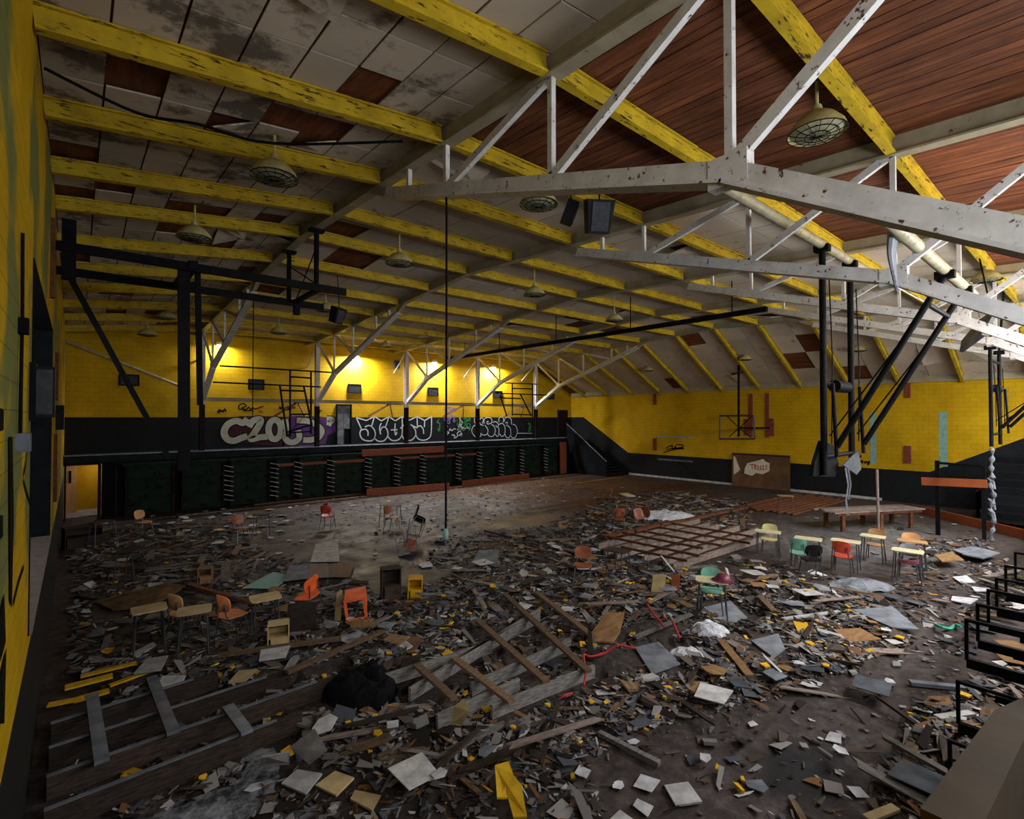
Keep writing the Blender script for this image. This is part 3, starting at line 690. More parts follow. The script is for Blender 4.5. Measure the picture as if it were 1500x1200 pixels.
M['spray_wine'] = pm('spray_wine', '#331722', '#43202c', 2, 0.8); M['spray_green'] = pm('spray_green', '#2f7d3c', '#41964c', 6, 0.8); M['spray_lilac'] = pm('spray_lilac', '#6d6290', '#857aa6', 6, 0.8)
M['spray_red'] = pm('spray_red', '#8e2a22', '#a5362c', 6, 0.8)
fe = lambda d: (lambda u, v: onX(u, v, XE - d))
stroke_wall(WE, [[(85, 310), (160, 285), (240, 270), (300, 272)], [(110, 265), (150, 240), (185, 235)], [(185, 235), (170, 255), (205, 262), (215, 235)], [(215, 235), (205, 262), (285, 250), (285, 230), (220, 222)], [(120, 275), (200, 265), (290, 262)]], 0.07, M['spray_black'], fe(0.006), (-1, 0, 0), 'graffiti_tag', 960, 620, 7.143)
stroke_wall(WE, [[(485, 830), (500, 890)], [(520, 830), (515, 895)], [(480, 865), (530, 860)], [(545, 870), (560, 895), (575, 870)], [(585, 850), (600, 880), (620, 860), (625, 895)], [(640, 865), (655, 890), (670, 865)], [(680, 870), (690, 910), (700, 870), (720, 890), (745, 880)], [(500, 810), (540, 800), (560, 830)], [(575, 800), (600, 825), (610, 800)]], 0.06, M['spray_black'], fe(0.006), (-1, 0, 0), 'graffiti_tag', 1180, 560, 7.5)

# --- leaning brown panel with a torn poster
t = thing('leaning_panel', 'large brown panel with a torn cream poster against the end wall', 'panel')
X0 = XE - 0.22
q = [onX(1072, 709.5, X0 - 0.1), onX(1157, 715, X0 - 0.1), onX(1157, 669, X0), onX(1072.5, 664.5, X0)]
for p_ in q[:2]: p_.z = 0.02
MB().prism(q, (0.05, 0, 0)).build('board', M['brown_panel'], t)
MB().bar(q[2] + Vector((0.02, 0, 0)), q[3] + Vector((0.02, 0, 0)), 0.07, 0.1).build('top_rail', M['wood_dark'], t)
def onpanel(u, v, e=0.012): return onX(u, v, X0 - 0.1 * max(0, min(1, 1 - (onX(u, v, X0).z - 0.1) / 1.7)) - e)
z8 = lambda pts: [onpanel(960 + x / 7.143, 620 + y / 7.143) for x, y in pts]
MB().prism(z8([(935, 480), (960, 420), (1060, 395), (1130, 375), (1150, 400), (1195, 420), (1195, 500), (1120, 535), (1055, 520), (1010, 552), (930, 525)]), (0.004, 0, 0)).build('torn_poster', M['cream_patch'], t)
MB().prism(z8([(818, 345), (835, 350), (888, 490), (820, 540)]), (0.004, 0, 0)).build('paper_scrap', M['cream_patch'], t)
stroke_wall(t, [[(980, 430), (1040, 432)], [(1010, 430), (1015, 485)], [(1040, 435), (1040, 485)], [(1040, 435), (1060, 445), (1042, 460), (1065, 487)], [(1075, 440), (1072, 487), (1095, 485)], [(1075, 462), (1092, 462)], [(1105, 440), (1103, 487), (1120, 485)], [(1130, 440), (1128, 487), (1142, 485)], [(1172, 445), (1152, 450), (1168, 470), (1150, 487)]], 0.045, M['spray_red'], lambda u, v: onpanel(u, v, 0.018), (-1, 0, 0), 'poster_lettering', 960, 620, 7.143, 2)

# --- graffiti on the back wall
fb = lambda d: (lambda u, v: onY(u, v, YB - d))
NB = (0, -1, 0)
S1 = [[(205, 205), (345, 245), (455, 190)], [(455, 190), (550, 250), (655, 190)], [(655, 190), (740, 250), (835, 190)], [(835, 190), (935, 240), (1040, 190)], [(1040, 190), (1145, 245), (1240, 190)]]
S1 = [[s[i], s[i + 1]] for s in S1 for i in (0, 1)]
S1 += [[(205, 205), (275, 360)], [(275, 360), (255, 430), (290, 500), (360, 525), (430, 515), (465, 450), (455, 380), (410, 325), (370, 315), (325, 335)], [(275, 375), (335, 365), (365, 400), (365, 455)], [(455, 190), (415, 325)],
       [(450, 480), (500, 525), (580, 525), (635, 460), (635, 390), (600, 335), (555, 345), (535, 400), (540, 435)], [(550, 280), (525, 340), (530, 400)], [(655, 190), (610, 325)],
       [(635, 460), (690, 515), (770, 515), (830, 450), (836, 300), (835, 190)], [(680, 375), (770, 370)], [(740, 285), (735, 380), (745, 445), (765, 400)],
       [(835, 450), (870, 510), (960, 515), (1015, 460), (1020, 390), (985, 330), (950, 300)], [(810, 355), (870, 295)], [(950, 300), (1045, 350)], [(1040, 190), (1045, 345)],
       [(1020, 440), (1060, 500), (1140, 515), (1210, 480), (1235, 400), (1240, 190)], [(1145, 245), (1140, 335)], [(1045, 330), (1090, 320), (1125, 370), (1130, 430)]]
o = stroke_wall(WB, S1, 0.068, M['spray_white'], fb(0.008), NB, 'graffiti_lettering', 500, 590, 9.375); o['label'] = 'white angular outline letters sprayed on the black band'
S2 = [[(545, 300), (515, 260), (520, 205)], [(535, 300), (490, 340), (480, 400), (510, 450), (550, 480), (600, 460), (605, 430)], [(590, 230), (615, 205), (640, 240), (620, 290)], [(580, 250), (600, 300), (640, 310)],
      [(650, 290), (650, 230), (690, 205), (745, 215), (755, 270), (720, 290), (690, 290), (690, 260), (710, 265)], [(600, 420), (640, 445), (690, 430), (700, 370), (660, 310)], [(690, 420), (720, 460), (770, 460), (800, 400), (790, 330), (750, 300)],
      [(770, 270), (810, 260), (845, 300), (830, 340), (810, 310)], [(800, 430), (830, 465), (850, 430), (850, 340)], [(855, 270), (850, 220), (885, 195), (915, 220), (910, 270)], [(850, 300), (900, 285), (935, 340), (930, 430), (895, 465), (860, 430)],
      [(925, 260), (935, 215), (980, 200), (1020, 230), (1025, 300)], [(940, 280), (965, 265), (965, 300)], [(950, 310), (1000, 340), (1015, 420), (990, 480), (950, 470), (930, 420)], [(1040, 295), (1085, 320), (1105, 400), (1080, 470), (1040, 485), (1015, 450)], [(1110, 420), (1310, 420)]]
o = stroke_wall(WB, S2, 0.048, M['spray_white'], fb(0.008), NB, 'graffiti_lettering', 640, 590, 9.375); o['label'] = 'white bubble letters sprayed on the black band'
def squiggle(x0, y0, x1, y1, n, step):
    out = []
    for _ in range(n):
        x, y = random.uniform(x0, x1), random.uniform(y0, y1); s = [(x, y)]
        for _ in range(4):
            x = min(max(x + random.uniform(-step, step), x0), x1); y = min(max(y + random.uniform(-step, step), y0), y1); s.append((x, y))
        out.append(s)
    return out
for mat, box, n, st in (('spray_lilac', (100, 60, 250, 330), 13, 45), ('spray_green', (280, 210, 455, 380), 12, 50), ('spray_green', (0, 220, 40, 390), 4, 30), ('spray_white', (120, 360, 340, 490), 11, 40), ('spray_white', (280, 210, 460, 390), 5, 60), ('spray_green', (1255, 260, 1300, 400), 4, 30)):
    stroke_wall(WB, squiggle(*box, n, st), 0.055, M[mat], fb(0.008), NB, 'graffiti_scrawl', 640, 590, 9.375)
zc3 = lambda pts, d: [onY(310 + x / 7.895, 590 + y / 7.895, YB - d) for x, y in pts]
MB().prism(zc3([(820, 500), (870, 165), (980, 150), (1250, 160), (1440, 190), (1445, 330), (1340, 380), (1320, 480), (1100, 500)], 0.004), (0, 0.002, 0)).build('graffiti_background', M['spray_purple'], WB)
MB().prism(zc3([(120, 300), (180, 200), (330, 155), (600, 155), (870, 165), (840, 500), (560, 490), (420, 470), (160, 440)], 0.004), (0, 0.002, 0)).build('graffiti_background', M['spray_wine'], WB)
ell = lambda cx, cy, rx, ry: [(cx + rx * math.cos(k * PI / 9), cy + ry * math.sin(k * PI / 9)) for k in range(19)]
S3 = [[(415, 185), (360, 235), (290, 210), (190, 250), (145, 340), (180, 420), (260, 440), (340, 410), (415, 385)], [(430, 280), (480, 210), (555, 190), (565, 230), (500, 340), (450, 420), (560, 400), (645, 395)], ell(730, 310, 72, 112),
      [(850, 190), (860, 300), (850, 400), (900, 455), (970, 450), (1015, 400), (1000, 320)], [(985, 205), (1120, 215), (1230, 270), (1275, 330), (1240, 400), (1150, 430), (1060, 432)], [(1330, 190), (1395, 195), (1370, 225), (1350, 265)]]
stroke_wall(WB, S3, 0.39, M['spray_black'], lambda u, v: onY(u, v, YB - 0.007), NB, 'graffiti_outline', 310, 590, 7.895, 6)
o = stroke_wall(WB, S3, 0.30, M['spray_cream'], lambda u, v: onY(u, v, YB - 0.010), NB, 'graffiti_lettering', 310, 590, 7.895, 6); o['label'] = 'grey fat letters with dark outline sprayed over purple'
TG = [[(75, 90), (95, 80), (90, 110), (70, 115), (75, 90)], [(105, 85), (110, 110)], [(108, 95), (130, 90)], [(130, 85), (130, 110), (155, 70), (165, 105)], [(310, 70), (320, 30), (370, 10), (400, 40), (350, 60), (400, 80), (430, 50), (450, 80), (480, 55), (500, 75), (600, 40)], [(310, 75), (390, 75)], [(360, 92), (480, 92)],
      [(785, 70), (790, 40), (800, 80), (815, 45)], [(830, 50), (845, 80), (860, 45)], [(875, 45), (870, 80), (895, 75), (890, 45), (875, 45)], [(905, 50), (925, 60), (905, 80)], [(940, 40), (940, 70)], [(962, 40), (960, 70)], [(1245, 90), (1275, 95)], [(1250, 90), (1250, 115)]]
stroke_wall(WB, TG, 0.055, M['spray_black'], fb(0.008), NB, 'graffiti_tag', 310, 590, 7.895, 3)
stroke_wall(WB, [[(540, 110), (600, 112)], [(545, 98), (590, 96)]], 0.05, M['spray_red'], fb(0.008), NB, 'graffiti_tag', 310, 590, 7.895, 3)

# --- vent grilles on the graffiti wall
for k, (u0, v0, u1, v1, lab) in enumerate([(510, 563, 528, 576, 'grey wall vent above the white angular letters by the doorway'), (627, 568, 641, 580, 'grey wall vent over the green and lilac scrawls'), (722, 573, 735, 583, 'grey wall vent over the white bubble letters'),
        (364, 556, 386, 571, 'two-part dark wall vent above the fat grey letters'), (175, 549, 203, 565, 'dark wall vent behind the slanting backstop brace'), (800, 577, 811, 585, 'dark wall vent beyond the fifth column')]):
    a_, b_ = onY(u0, v0, YB), onY(u1, v1, YB)
    t = thing('wall_vent', lab, 'vent', ((a_.x + b_.x) / 2, YB, (a_.z + b_.z) / 2), group='vents on the graffiti wall')
    w, h = b_.x - a_.x, a_.z - b_.z
    MB().box((0, -0.02, 0), (w, 0.03, h)).build('backing', M['grille'], t)
    f_ = MB()
    for s in (-1, 1): f_.box((s * w / 2, -0.04, 0), (0.05, 0.06, h + 0.05)); f_.box((0, -0.04, s * h / 2), (w, 0.06, 0.05))
    f_.build('frame', M['black_steel'], t)
    for j in range(5): MB().box((0, -0.045, -h / 2 + h * (j + 0.5) / 5), (w - 0.06, 0.02, 0.03)).build('slat', M['grille'], t)
# small electrical box by the third column
tag(MB().box(onY(581, 534, YB - 0.12), (0.3, 0.2, 0.45)).build('junction_box', M['grille']), 'dark electrical box high on the graffiti wall', 'box')
# diagonal pale pipe on the far left of the graffiti wall
tag(MB().tube([onY(97, 500, YB - 0.15), onY(270, 568, YB - 0.15)], 0.06, 8).build('drain_pipe', M['pipe'], smooth=True), 'pale pipe slanting across the wall near the stage corner', 'pipe')

# --- rope, divider rail, loudspeakers
t = thing('climbing_rope', 'long thin dark rope hanging from the first truss', 'rope', (TX[0], YN + 6.57, 0))
MB().tube([(0, 0, 8.0), (0.005, 0, 5.5), (0, 0, 2.25)], 0.017, 7).build('rope_strand', M['spray_black'], t)
MB().lathe([(0.001, 2.32), (0.03, 2.29), (0.045, 2.22), (0.04, 2.15), (0.001, 2.12)], seg=10).build('end_knot', M['teal_tape'], t, True)
tag(MB().tube([(TX[0], YF - 8.42, 7.95), (TX[0], YF - 8.42, 3.95)], 0.014, 6).build('hanging_wire', M['spray_black']), 'thin dark wire hanging where the first truss haunch begins', 'wire')
tag(MB().box((16.2, 15.9, 7.3), (0.16, 18.0, 0.15)).build('divider_rail', M['spray_black']), 'long black rolled divider curtain hung across the hall', 'curtain')
for k, y in enumerate((8, 12, 16, 20, 23)): tag(MB().tube([(16.2, y, 7.4), (16.2, y, zcb(16.2, y) + 0.3)], 0.02, 5).build('hanger_rod', BK), 'thin black rod over the divider curtain, %s from the window wall' % ORD[k], 'rod', 'rods above the divider curtain')
def speaker(p, rz, label, sc=1.0):
    t = thing('loudspeaker', label, 'loudspeaker', p, (0.35, 0, rz))
    MB().prism([Vector(q) * sc for q in ((-0.16, -0.14, -0.25), (0.16, -0.14, -0.25), (0.22, -0.14, 0.25), (-0.22, -0.14, 0.25))], (0, 0.28 * sc, 0)).build('cabinet', M['plastic_black'], t)
    MB().box((0, -0.15 * sc, 0), (0.27 * sc, 0.02, 0.42 * sc)).build('grille', M['grille'], t)
    hz_ = (zcb(p[0], p[1]) + 0.03 if min(abs(p[1] - y) for y in PY) < 0.1 else zcb(p[0], p[1]) + 0.28) - p[2]
    MB().tube([(0, 0, 0.24 * sc), (0, math.sin(0.35) * hz_, math.cos(0.35) * hz_)], 0.015, 5).build('hanger', BK, t)
speaker(G(876, 318, 7.55), -0.6, 'black loudspeaker hung between first and second trusses', 1.15)
speaker(G(876, 318, 7.55) + Vector((-0.3, 0.42, 0.12)), 0.9, 'black loudspeaker back to back with another under the roof', 0.75)
speaker(G(494, 462, 7.2), 0.4, 'black loudspeaker hung near the backstop arms', 1.0)
t = thing('hanging_board', 'dark grey board dangling by the white truss ends', 'board', (17.2, 2.15, 6.1), (0.5, 0.15, 0.5))
MB().prism([(-0.65, 0, -0.35), (0.35, 0, -0.5), (0.75, 0, -0.05), (0.35, 0, 0.42), (-0.6, 0, 0.4)], (0, 0.08, 0)).build('panel', M['greyboard'], t)
bpy.context.view_layer.update(); Mi = t.matrix_world.inverted(); hw_ = t.matrix_world @ Vector((-0.3, 0.04, 0.38))
MB().tube([Mi @ hw_, Mi @ Vector((16.75, PY[1], zcb(16.75, PY[1]) + 0.03))], 0.02, 6).build('hanger', BK, t)
tag(MB().tube(spline([G(1295, 410, 7.0), G(1340, 435, 6.85), G(1380, 455, 6.8)], 5), 0.015, 5).build('loose_cable', M['white_paint']), 'thin white cable drooping between the masts and trusses', 'cable')
tag(MB().tube(spline([onX(65, 100, XW + 0.05), G(200, 165, 7.6), G(290, 182, 7.55), G(400, 210, 7.55), G(590, 207, 7.75)], 6), 0.018, 6).build('roof_cable', M['spray_black']), 'black cable running along the stained tiles to the first truss', 'cable')

# --- left wall: conduit, boxes, painted marks
t = thing('loudspeaker', 'black box loudspeaker mounted at the edge of the stage opening', 'loudspeaker', (XW, 6.95, 4.2))
MB().box((0.09, 0.0, 0), (0.18, 0.3, 0.5)).build('cabinet', M['plastic_black'], t)
MB().box((0.02, -0.04, 0), (0.05, 0.42, 0.56)).build('mount_plate', BK, t)
MB().box((0.09, -0.155, 0), (0.15, 0.01, 0.44)).build('grille', M['grille'], t)
t = thing('electrical_conduit', 'black cable and grey box on the yellow stage wall', 'conduit', (XW, 5.4, 3.8))
MB().tube([(0.02, -0.05, 1.55), (0.02, 0.05, 0.9), (0.02, 0.02, 0.6), (0.02, 0.0, 0.0)], 0.012, 6).build('cable', M['spray_black'], t)
MB().box((0.04, 0, -0.04), (0.08, 0.2, 0.14)).build('junction_box', M['greyboard'], t)
MB().box((0.03, 0.02, 0.85), (0.06, 0.12, 0.12)).build('cable_clip', M['spray_black'], t)
fl = lambda u, v: onX(u, v, XW + 0.006)
m_ = MB()
for pts in ([(13, 640), (18, 640), (20, 760), (17, 890), (14, 880)], [(0, 900), (6, 870), (8, 940), (0, 970)], [(0, 990), (9, 950), (6, 1060), (0, 1060)], [(0, 598), (5, 600), (5, 630), (0, 632)], [(0, 755), (4, 755), (4, 785), (0, 790)]):
    m_.prism([fl(*q) for q in pts], (0.002, 0, 0))
m_.build('paint_mark', M['spray_black'], WL)
stroke_wall(WL, [[(42, 640), (38, 680), (35, 705), (46, 742)], [(35, 830), (27, 855), (20, 885)]], 0.05, M['spray_black'], fl, (1, 0, 0), 'paint_drip', 0, 0, 1)
# second box further along and rusty strip on the far part of the left wall
tag(MB().box((XW + 0.07, 15.5, 3.95), (0.14, 0.5, 0.55)).build('scoreboard', M['plastic_black']), 'small black box on the stage wall beyond the stage opening', 'box')
for (y, z0, z1) in ((14.3, 4.3, 5.3), (14.3, 2.2, 3.6), (11.2, 5.9, 7.2)):
    tag(MB().box((XW + 0.03, y, (z0 + z1) / 2), (0.06, 0.12, z1 - z0)).build('wall_strip', M['rust']), 'rusty brown strip fixed upright to the stage wall', 'strip', 'rusty strips on the stage wall')

# ================================================================== bleachers
LX = [1.4, 3.3, 5.14, 7.03, 8.1, 9.67, 11.65, 13.3, 14.91, 17.31, 18.88, 20.61, 22.34, 24.52, 26.4]
for i in range(len(LX) - 1):
    xa, xb = LX[i], LX[i + 1]
    t = thing('folded_bleacher', 'dark green folded bleacher section, %s from the lit doorway' % (ORD[i] if i < 13 else 'last'), 'bleacher', ((xa + xb) / 2, 25.3, 0), group='folded bleacher sections under the balcony')
    w = xb - xa
    MB().box((0, 0.3, 1.08), (w - 0.42, 0.06, 2.1)).build('front_panel', M['green_dark'], t)
    MB().box((0, 0.12, 2.06), (w - 0.05, 0.3, 0.1)).build('top_seat', M['green_dark'], t)
    MB().box((0, 0.16, 1.45), (w - 0.4, 0.1, 0.05)).build('rail', M['column_dark'], t)
    for s in (-0.16, 0.16): MB().box((-w / 2 + s, 0.2, 1.0), (0.06, 0.1, 2.0)).build('post', M['column_dark'], t)
    if i > 1:
        for k in range(8):
            z = 0.3 + k * 0.21
            MB().bar((-w / 2 - 0.16, -0.02, z + 0.07), (-w / 2 + 0.2, -0.06, z - 0.02), 0.03, 0.03).build('bracket', M['tileboard'], t)
    if i in (3, 4, 5, 7, 8, 9): MB().box((0, 0.06, 1.72), (w - 0.35, 0.1, 0.13)).build('seat_board', M['seat_plank'], t)
def plank(a_, b_, w, h, mat, label, name='seat_plank', cat='plank', z=None):
    a_, b_ = Vector(a_), Vector(b_); c_ = (a_ + b_) / 2
    o = MB().bar(a_ - c_, b_ - c_, w, h).build(name, M[mat]); o.location = c_; return tag(o, label, cat)
def edge_plank(p, q, h, mat, label):
    a_, b_ = G(*p), G(*q); a_.z = b_.z = h / 2 + 0.005; return plank(a_, b_, 0.06, h, mat, label)
edge_plank((537, 727), (658, 717.5), 0.36, 'seat_plank', 'long red-brown seat plank on edge before the folded bleachers')
edge_plank((677, 713), (775, 701), 0.32, 'seat_plank', 'red-brown seat plank with bolt marks beside the hanging rope')
edge_plank((372, 741), (535, 724), 0.08, 'wood', 'low brown sill board along the foot of the bleachers')
a_, b_ = onY(530, 664, 25.235), onY(650, 658, 25.235); plank(a_, b_, 0.08, 0.34, 'seat_plank', 'long red-brown plank fixed along the balcony edge')
o = MB().box((26.2, 25.22, 1.1), (0.62, 0.08, 2.2)).build('slatted_board', M['seat_plank']); tag(o, 'upright red-brown slatted panel beside the corner stairs', 'panel')
# near side: frames left standing by the camera's balcony
for k, x in enumerate((4.55, 4.85, 5.2, 5.7, 6.25, 6.75, 7.4, 8.2)):
    t = thing('bleacher_end', 'black steel bleacher end rack, %s from the brown guard panel' % ORD[k], 'frame', (x, 0.75, 0), group='bleacher end frames below the guard panel')
    zt = 2.4 if k not in (0, 1) else (1.75 if k == 0 else 2.05)
    MB().bar((0, 0, zt - 0.32), (0, -0.75, zt - 0.32), 0.04, 0.07).build('arm', BK, t)
    for y in (0, -0.36, -0.7): MB().bar((0, y, zt - 0.3), (0, y, zt), 0.022, 0.022).build('upright', BK, t)
    MB().bar((0, 0.01, zt), (0, -0.72, zt), 0.022, 0.022).build('top_bar', BK, t)
    MB().bar((0.06, -0.15, zt - 0.55), (0.06, -0.75, zt - 0.55), 0.03, 0.05).build('lower_arm', BK, t)
    MB().bar((0, -0.45, 0), (0, -0.45, zt - 0.3), 0.05, 0.05).build('leg', BK, t)
# guard panel on the near balcony
t = thing('guard_panel', 'brown sheet guard panel at the edge of the window-side balcony', 'panel', (0, 0, 0))
MB().prism([(0.74, 0.14, 2.475), (0.745, 0.15, 3.5), (1.32, 0.152, 3.4), (2.0, 0.15, 3.2), (2.6, 0.15, 3.0), (2.6, 0.14, 2.475)], (0, -0.05, 0)).build('sheet', M['guard_brown'], t)
MB().prism([(1.3, 0.09, 2.475), (1.3, 0.09, 3.1), (1.38, 0.09, 3.1), (1.38, 0.09, 2.475)], (0, -0.06, 0)).build('post', BK, t)
# far right: stepped bleachers against the near side
t = thing('stepped_bleacher', 'black stepped bleacher rows beside the end wall stairs', 'bleacher', (24.9, 0, 0))
for k in range(8):
    x = k * 0.3; z = 0.3 + k * 0.27
    MB().box((x, 1.55, z), (0.26, 3.3, 0.05)).build('seat', M['wall_under'], t)
    MB().box((x - 0.14, 1.55, z - 0.02), (0.03, 3.3, 0.05)).build('nosing', M['column_dark'], t)
    MB().box((x + 0.13, 1.55, z + 0.12), (0.03, 3.25, 0.26)).build('riser', M['wall_under'], t)
    for y in (0.1, 1.6, 3.1): MB().box((x, y, z / 2), (0.05, 0.05, z)).build('leg', BK, t)
a_, b_ = G(1345, 752), G(1520, 795); a_.z = b_.z = 0.16; plank(a_, b_, 0.06, 0.31, 'seat_plank', 'long brown floor plank on edge before the stepped bleachers')
a_ = onX(1350, 705, 22.0); b_ = onX(1446, 709, 22.0); plank(a_, b_, 0.06, 0.26, 'orange_plank', 'orange-brown seat plank raised over the stepped bleachers')
t = thing('bleacher_support', 'dark steel post with arms under the orange plank', 'frame', (22.12, a_.y - 0.4, 0))
MB().box((0, 0, 1.25), (0.08, 0.12, 2.5)).build('post', BK, t); MB().bar((0.02, 0, 2.42), (0.02, b_.y - a_.y + 0.5, 2.38), 0.06, 0.08).build('arm', BK, t)
MB().box((0, b_.y - a_.y + 0.5, 1.2), (0.08, 0.1, 2.4)).build('post', BK, t)

# ================================================================== school furniture
def shell(w, h, curve, thick, n=6, power=4.0):
    """rounded, dished panel in the XY plane"""
    m = MB(); top = []; bot = []
    for j in range(n + 1):
        for i in range(n + 1):
            a_, c_ = 2 * i / n - 1, 2 * j / n - 1
            k = 1.0 / max((abs(a_) ** power + abs(c_) ** power) ** (1 / power), max(abs(a_), abs(c_), 1e-6)) * max(abs(a_), abs(c_)) if (a_ or c_) else 1
            x, y = a_ * k * w / 2, c_ * k * h / 2
            z = curve * (a_ * k) ** 2
            top.append((x, y, z + thick / 2)); bot.append((x, y, z - thick / 2))
    N = (n + 1) ** 2; fs = []
    for j in range(n):
        for i in range(n):
            q = j * (n + 1) + i; fs += [(q, q + 1, q + n + 2, q + n + 1), (N + q + n + 1, N + q + n + 2, N + q + 1, N + q)]
    loop = list(range(n + 1)) + [j * (n + 1) + n for j in range(1, n + 1)] + [n * (n + 1) + i for i in range(n - 1, -1, -1)] + [j * (n + 1) for j in range(n - 1, 0, -1)]
    for k in range(len(loop)): q, r = loop[k], loop[(k + 1) % len(loop)]; fs.append((r, q, N + q, N + r))
    return m.add(top + bot, fs)
SEAT = {}; LEGM = {}
def chair(p, rz, mat, label, tilt=(0, 0), group='school chairs', backmat=None, z=0.0, scale=1.0):
    backmat = backmat or mat
    t = thing('school_chair', label, 'chair', (p[0], p[1], z), (tilt[0], tilt[1], rz), group); t.scale = (scale,) * 3
    if mat not in SEAT: SEAT[mat] = shell(0.42, 0.40, 0.025, 0.018).mesh('seat', M[mat], True)
    put('seat', SEAT[mat], t, (0, 0, 0.44))
    kb = 'b' + backmat
    if kb not in SEAT: SEAT[kb] = shell(0.40, 0.30, 0.04, 0.016, power=3.0).mesh('backrest', M[backmat], True)
    put('backrest', SEAT[kb], t, (0, 0.20, 0.70), (PI / 2 - 0.18, 0, 0))
    if 'l' not in LEGM:
        LEGM['l'] = [MB().tube([(s * 0.17, e * 0.12, 0.43), (s * 0.19, e * 0.17 + 0.0, 0.2), (s * 0.21, e * 0.21, 0.0)], 0.013, 7).mesh('leg', M['chrome'], True) for s in (-1, 1) for e in (-1, 1)]
        LEGM['u'] = [MB().tube([(s * 0.16, 0.12, 0.42), (s * 0.15, 0.20, 0.5), (s * 0.12, 0.225, 0.72)], 0.012, 7).mesh('upright', M['chrome'], True) for s in (-1, 1)]
        LEGM['f'] = MB().tube([(-0.17, -0.12, 0.425), (-0.17, 0.12, 0.425), (0.17, 0.12, 0.425), (0.17, -0.12, 0.425)], 0.011, 7).mesh('seat_rail', M['chrome'], True)
    for me in LEGM['l']: put('leg', me, t)
    for me in LEGM['u']: put('back_upright', me, t)
    put('seat_rail', LEGM['f'], t); return t
def desk_at(p, rz, w, mat, label, tilt=(0, 0), z=0.0, height=0.74, depth=0.42):
    t = thing('school_desk', label, 'desk', (p[0], p[1], z), (tilt[0], tilt[1], rz), 'school desks')
    put('desk_top', shell(w, depth, 0.0, 0.022, power=9.0).mesh('desk_top', M[mat]), t, (0, 0, height))
    for sx in (-1, 1):
        for sy in (-1, 1): MB().tube([(sx * (w / 2 - 0.07), sy * (depth / 2 - 0.06), height - 0.01), (sx * (w / 2 - 0.03), sy * (depth / 2 + 0.01), 0)], 0.014, 7).build('leg', M['chrome'], t, True)
        MB().tube([(sx * (w / 2 - 0.06), -depth / 2 + 0.05, height - 0.03), (sx * (w / 2 - 0.06), depth / 2 - 0.05, height - 0.03)], 0.011, 6).build('top_rail', M['chrome'], t, True)
    r = MB()
    for k in range(6): r.tube([(-w / 2 + 0.1 + k * (w - 0.2) / 5, -0.12, height - 0.14), (-w / 2 + 0.1 + k * (w - 0.2) / 5, 0.14, height - 0.14)], 0.004, 4)
    r.tube([(-w / 2 + 0.08, -0.12, height - 0.14), (w / 2 - 0.08, -0.12, height - 0.14)], 0.005, 4); r.tube([(-w / 2 + 0.08, 0.14, height - 0.14), (w / 2 - 0.08, 0.14, height - 0.14)], 0.005, 4)
    r.build('book_rack', M['chrome'], t); return t
def desk_px(a_, b_, mat, label, height=0.74):
    """front edge of the desk top between two sighted points at desk height"""
    p, q = G(*a_, height), G(*b_, height); d = q - p; w = min(max(d.length, 0.5), 0.85); rz = math.atan2(d.y, d.x)
    nrm = Vector((-math.sin(rz), math.cos(rz), 0)); c_ = (p + q) / 2
    if nrm.dot(c_) < 0: nrm = -nrm
    c_ = c_ + nrm * 0.21
    return desk_at(c_, rz, w, mat, label, height=height), c_, rz, nrm
def seat_behind(c_, nrm, mat, label, dist=0.5, face=True, **k):
    p = c_ + nrm * dist; rz = math.atan2(nrm.y, nrm.x) - PI / 2
    return chair(p, rz if face else rz + PI, mat, label, **k)
_, c_, rz, nr = desk_px((1105, 779), (1143, 783), 'desk_top', 'cream school desk farthest from the hanging rag rope'); seat_behind(c_, nr, 'plastic_cream', 'yellowish school chair behind the cream desk', 0.42)
_, c_, rz, nr = desk_px((1162, 789), (1203, 794), 'desk_top', 'cream school desk behind the black chair'); chair(c_ - nr * 0.46 - Vector((math.cos(rz), math.sin(rz), 0)) * 0.16, math.atan2(nr.y, nr.x) + PI / 2, 'plastic_mint', 'mint green chair between the cream desk and black chair')
chair(G(1188, 846), math.atan2(nr.y, nr.x) + PI / 2 + 0.5, 'plastic_black', 'black chair standing before the cream desk')
_, c_, rz, nr = desk_px((1215, 792), (1258.7, 798), 'desk_top', 'cream school desk behind the red chair'); chair(c_ - nr * 0.42, math.atan2(nr.y, nr.x) + PI / 2, 'plastic_red', 'red-orange chair pushed up to a cream desk', backmat='plastic_red')
_, c_, rz, nr = desk_px((1258, 785), (1295, 790), 'desk_top', 'cream school desk with a wooden seat beyond it'); seat_behind(c_, nr, 'desk_wood', 'wooden seated chair beyond a cream desk', 0.4)
_, c_, rz, nr = desk_px((1314.7, 793), (1360, 798), 'desk_wood', 'brown topped school desk behind a pale desk'); seat_behind(c_, nr, 'plastic_tan', 'pale pink chair behind the brown topped desk', 0.42)
_, c_, rz, nr = desk_px((1304, 806), (1352, 813), 'desk_top', 'pale school desk with maroon seat below it'); chair(c_ + nr * 0.12, math.atan2(nr.y, nr.x) - PI / 2, 'plastic_maroon', 'maroon seated chair with grey back under a pale desk', backmat='plastic_grey')
_, c_, rz, nr = desk_px((1019, 852), (1068, 857), 'desk_top', 'cream school desk alone amid the rubble with maroon cap'); seat_behind(c_, nr, 'plastic_mint', 'mint green chair behind the desk with maroon cap', 0.3)
cp = c_ + Vector((math.cos(rz), math.sin(rz), 0)) * 0.2
o = MB(); o.lathe([(0.15, 0.0), (0.145, 0.05), (0.11, 0.11), (0.05, 0.14), (0.001, 0.145)], seg=16); o.lathe([(0.001, 0.002), (0.21, 0.002), (0.21, 0.012), (0.15, 0.018)], seg=16)
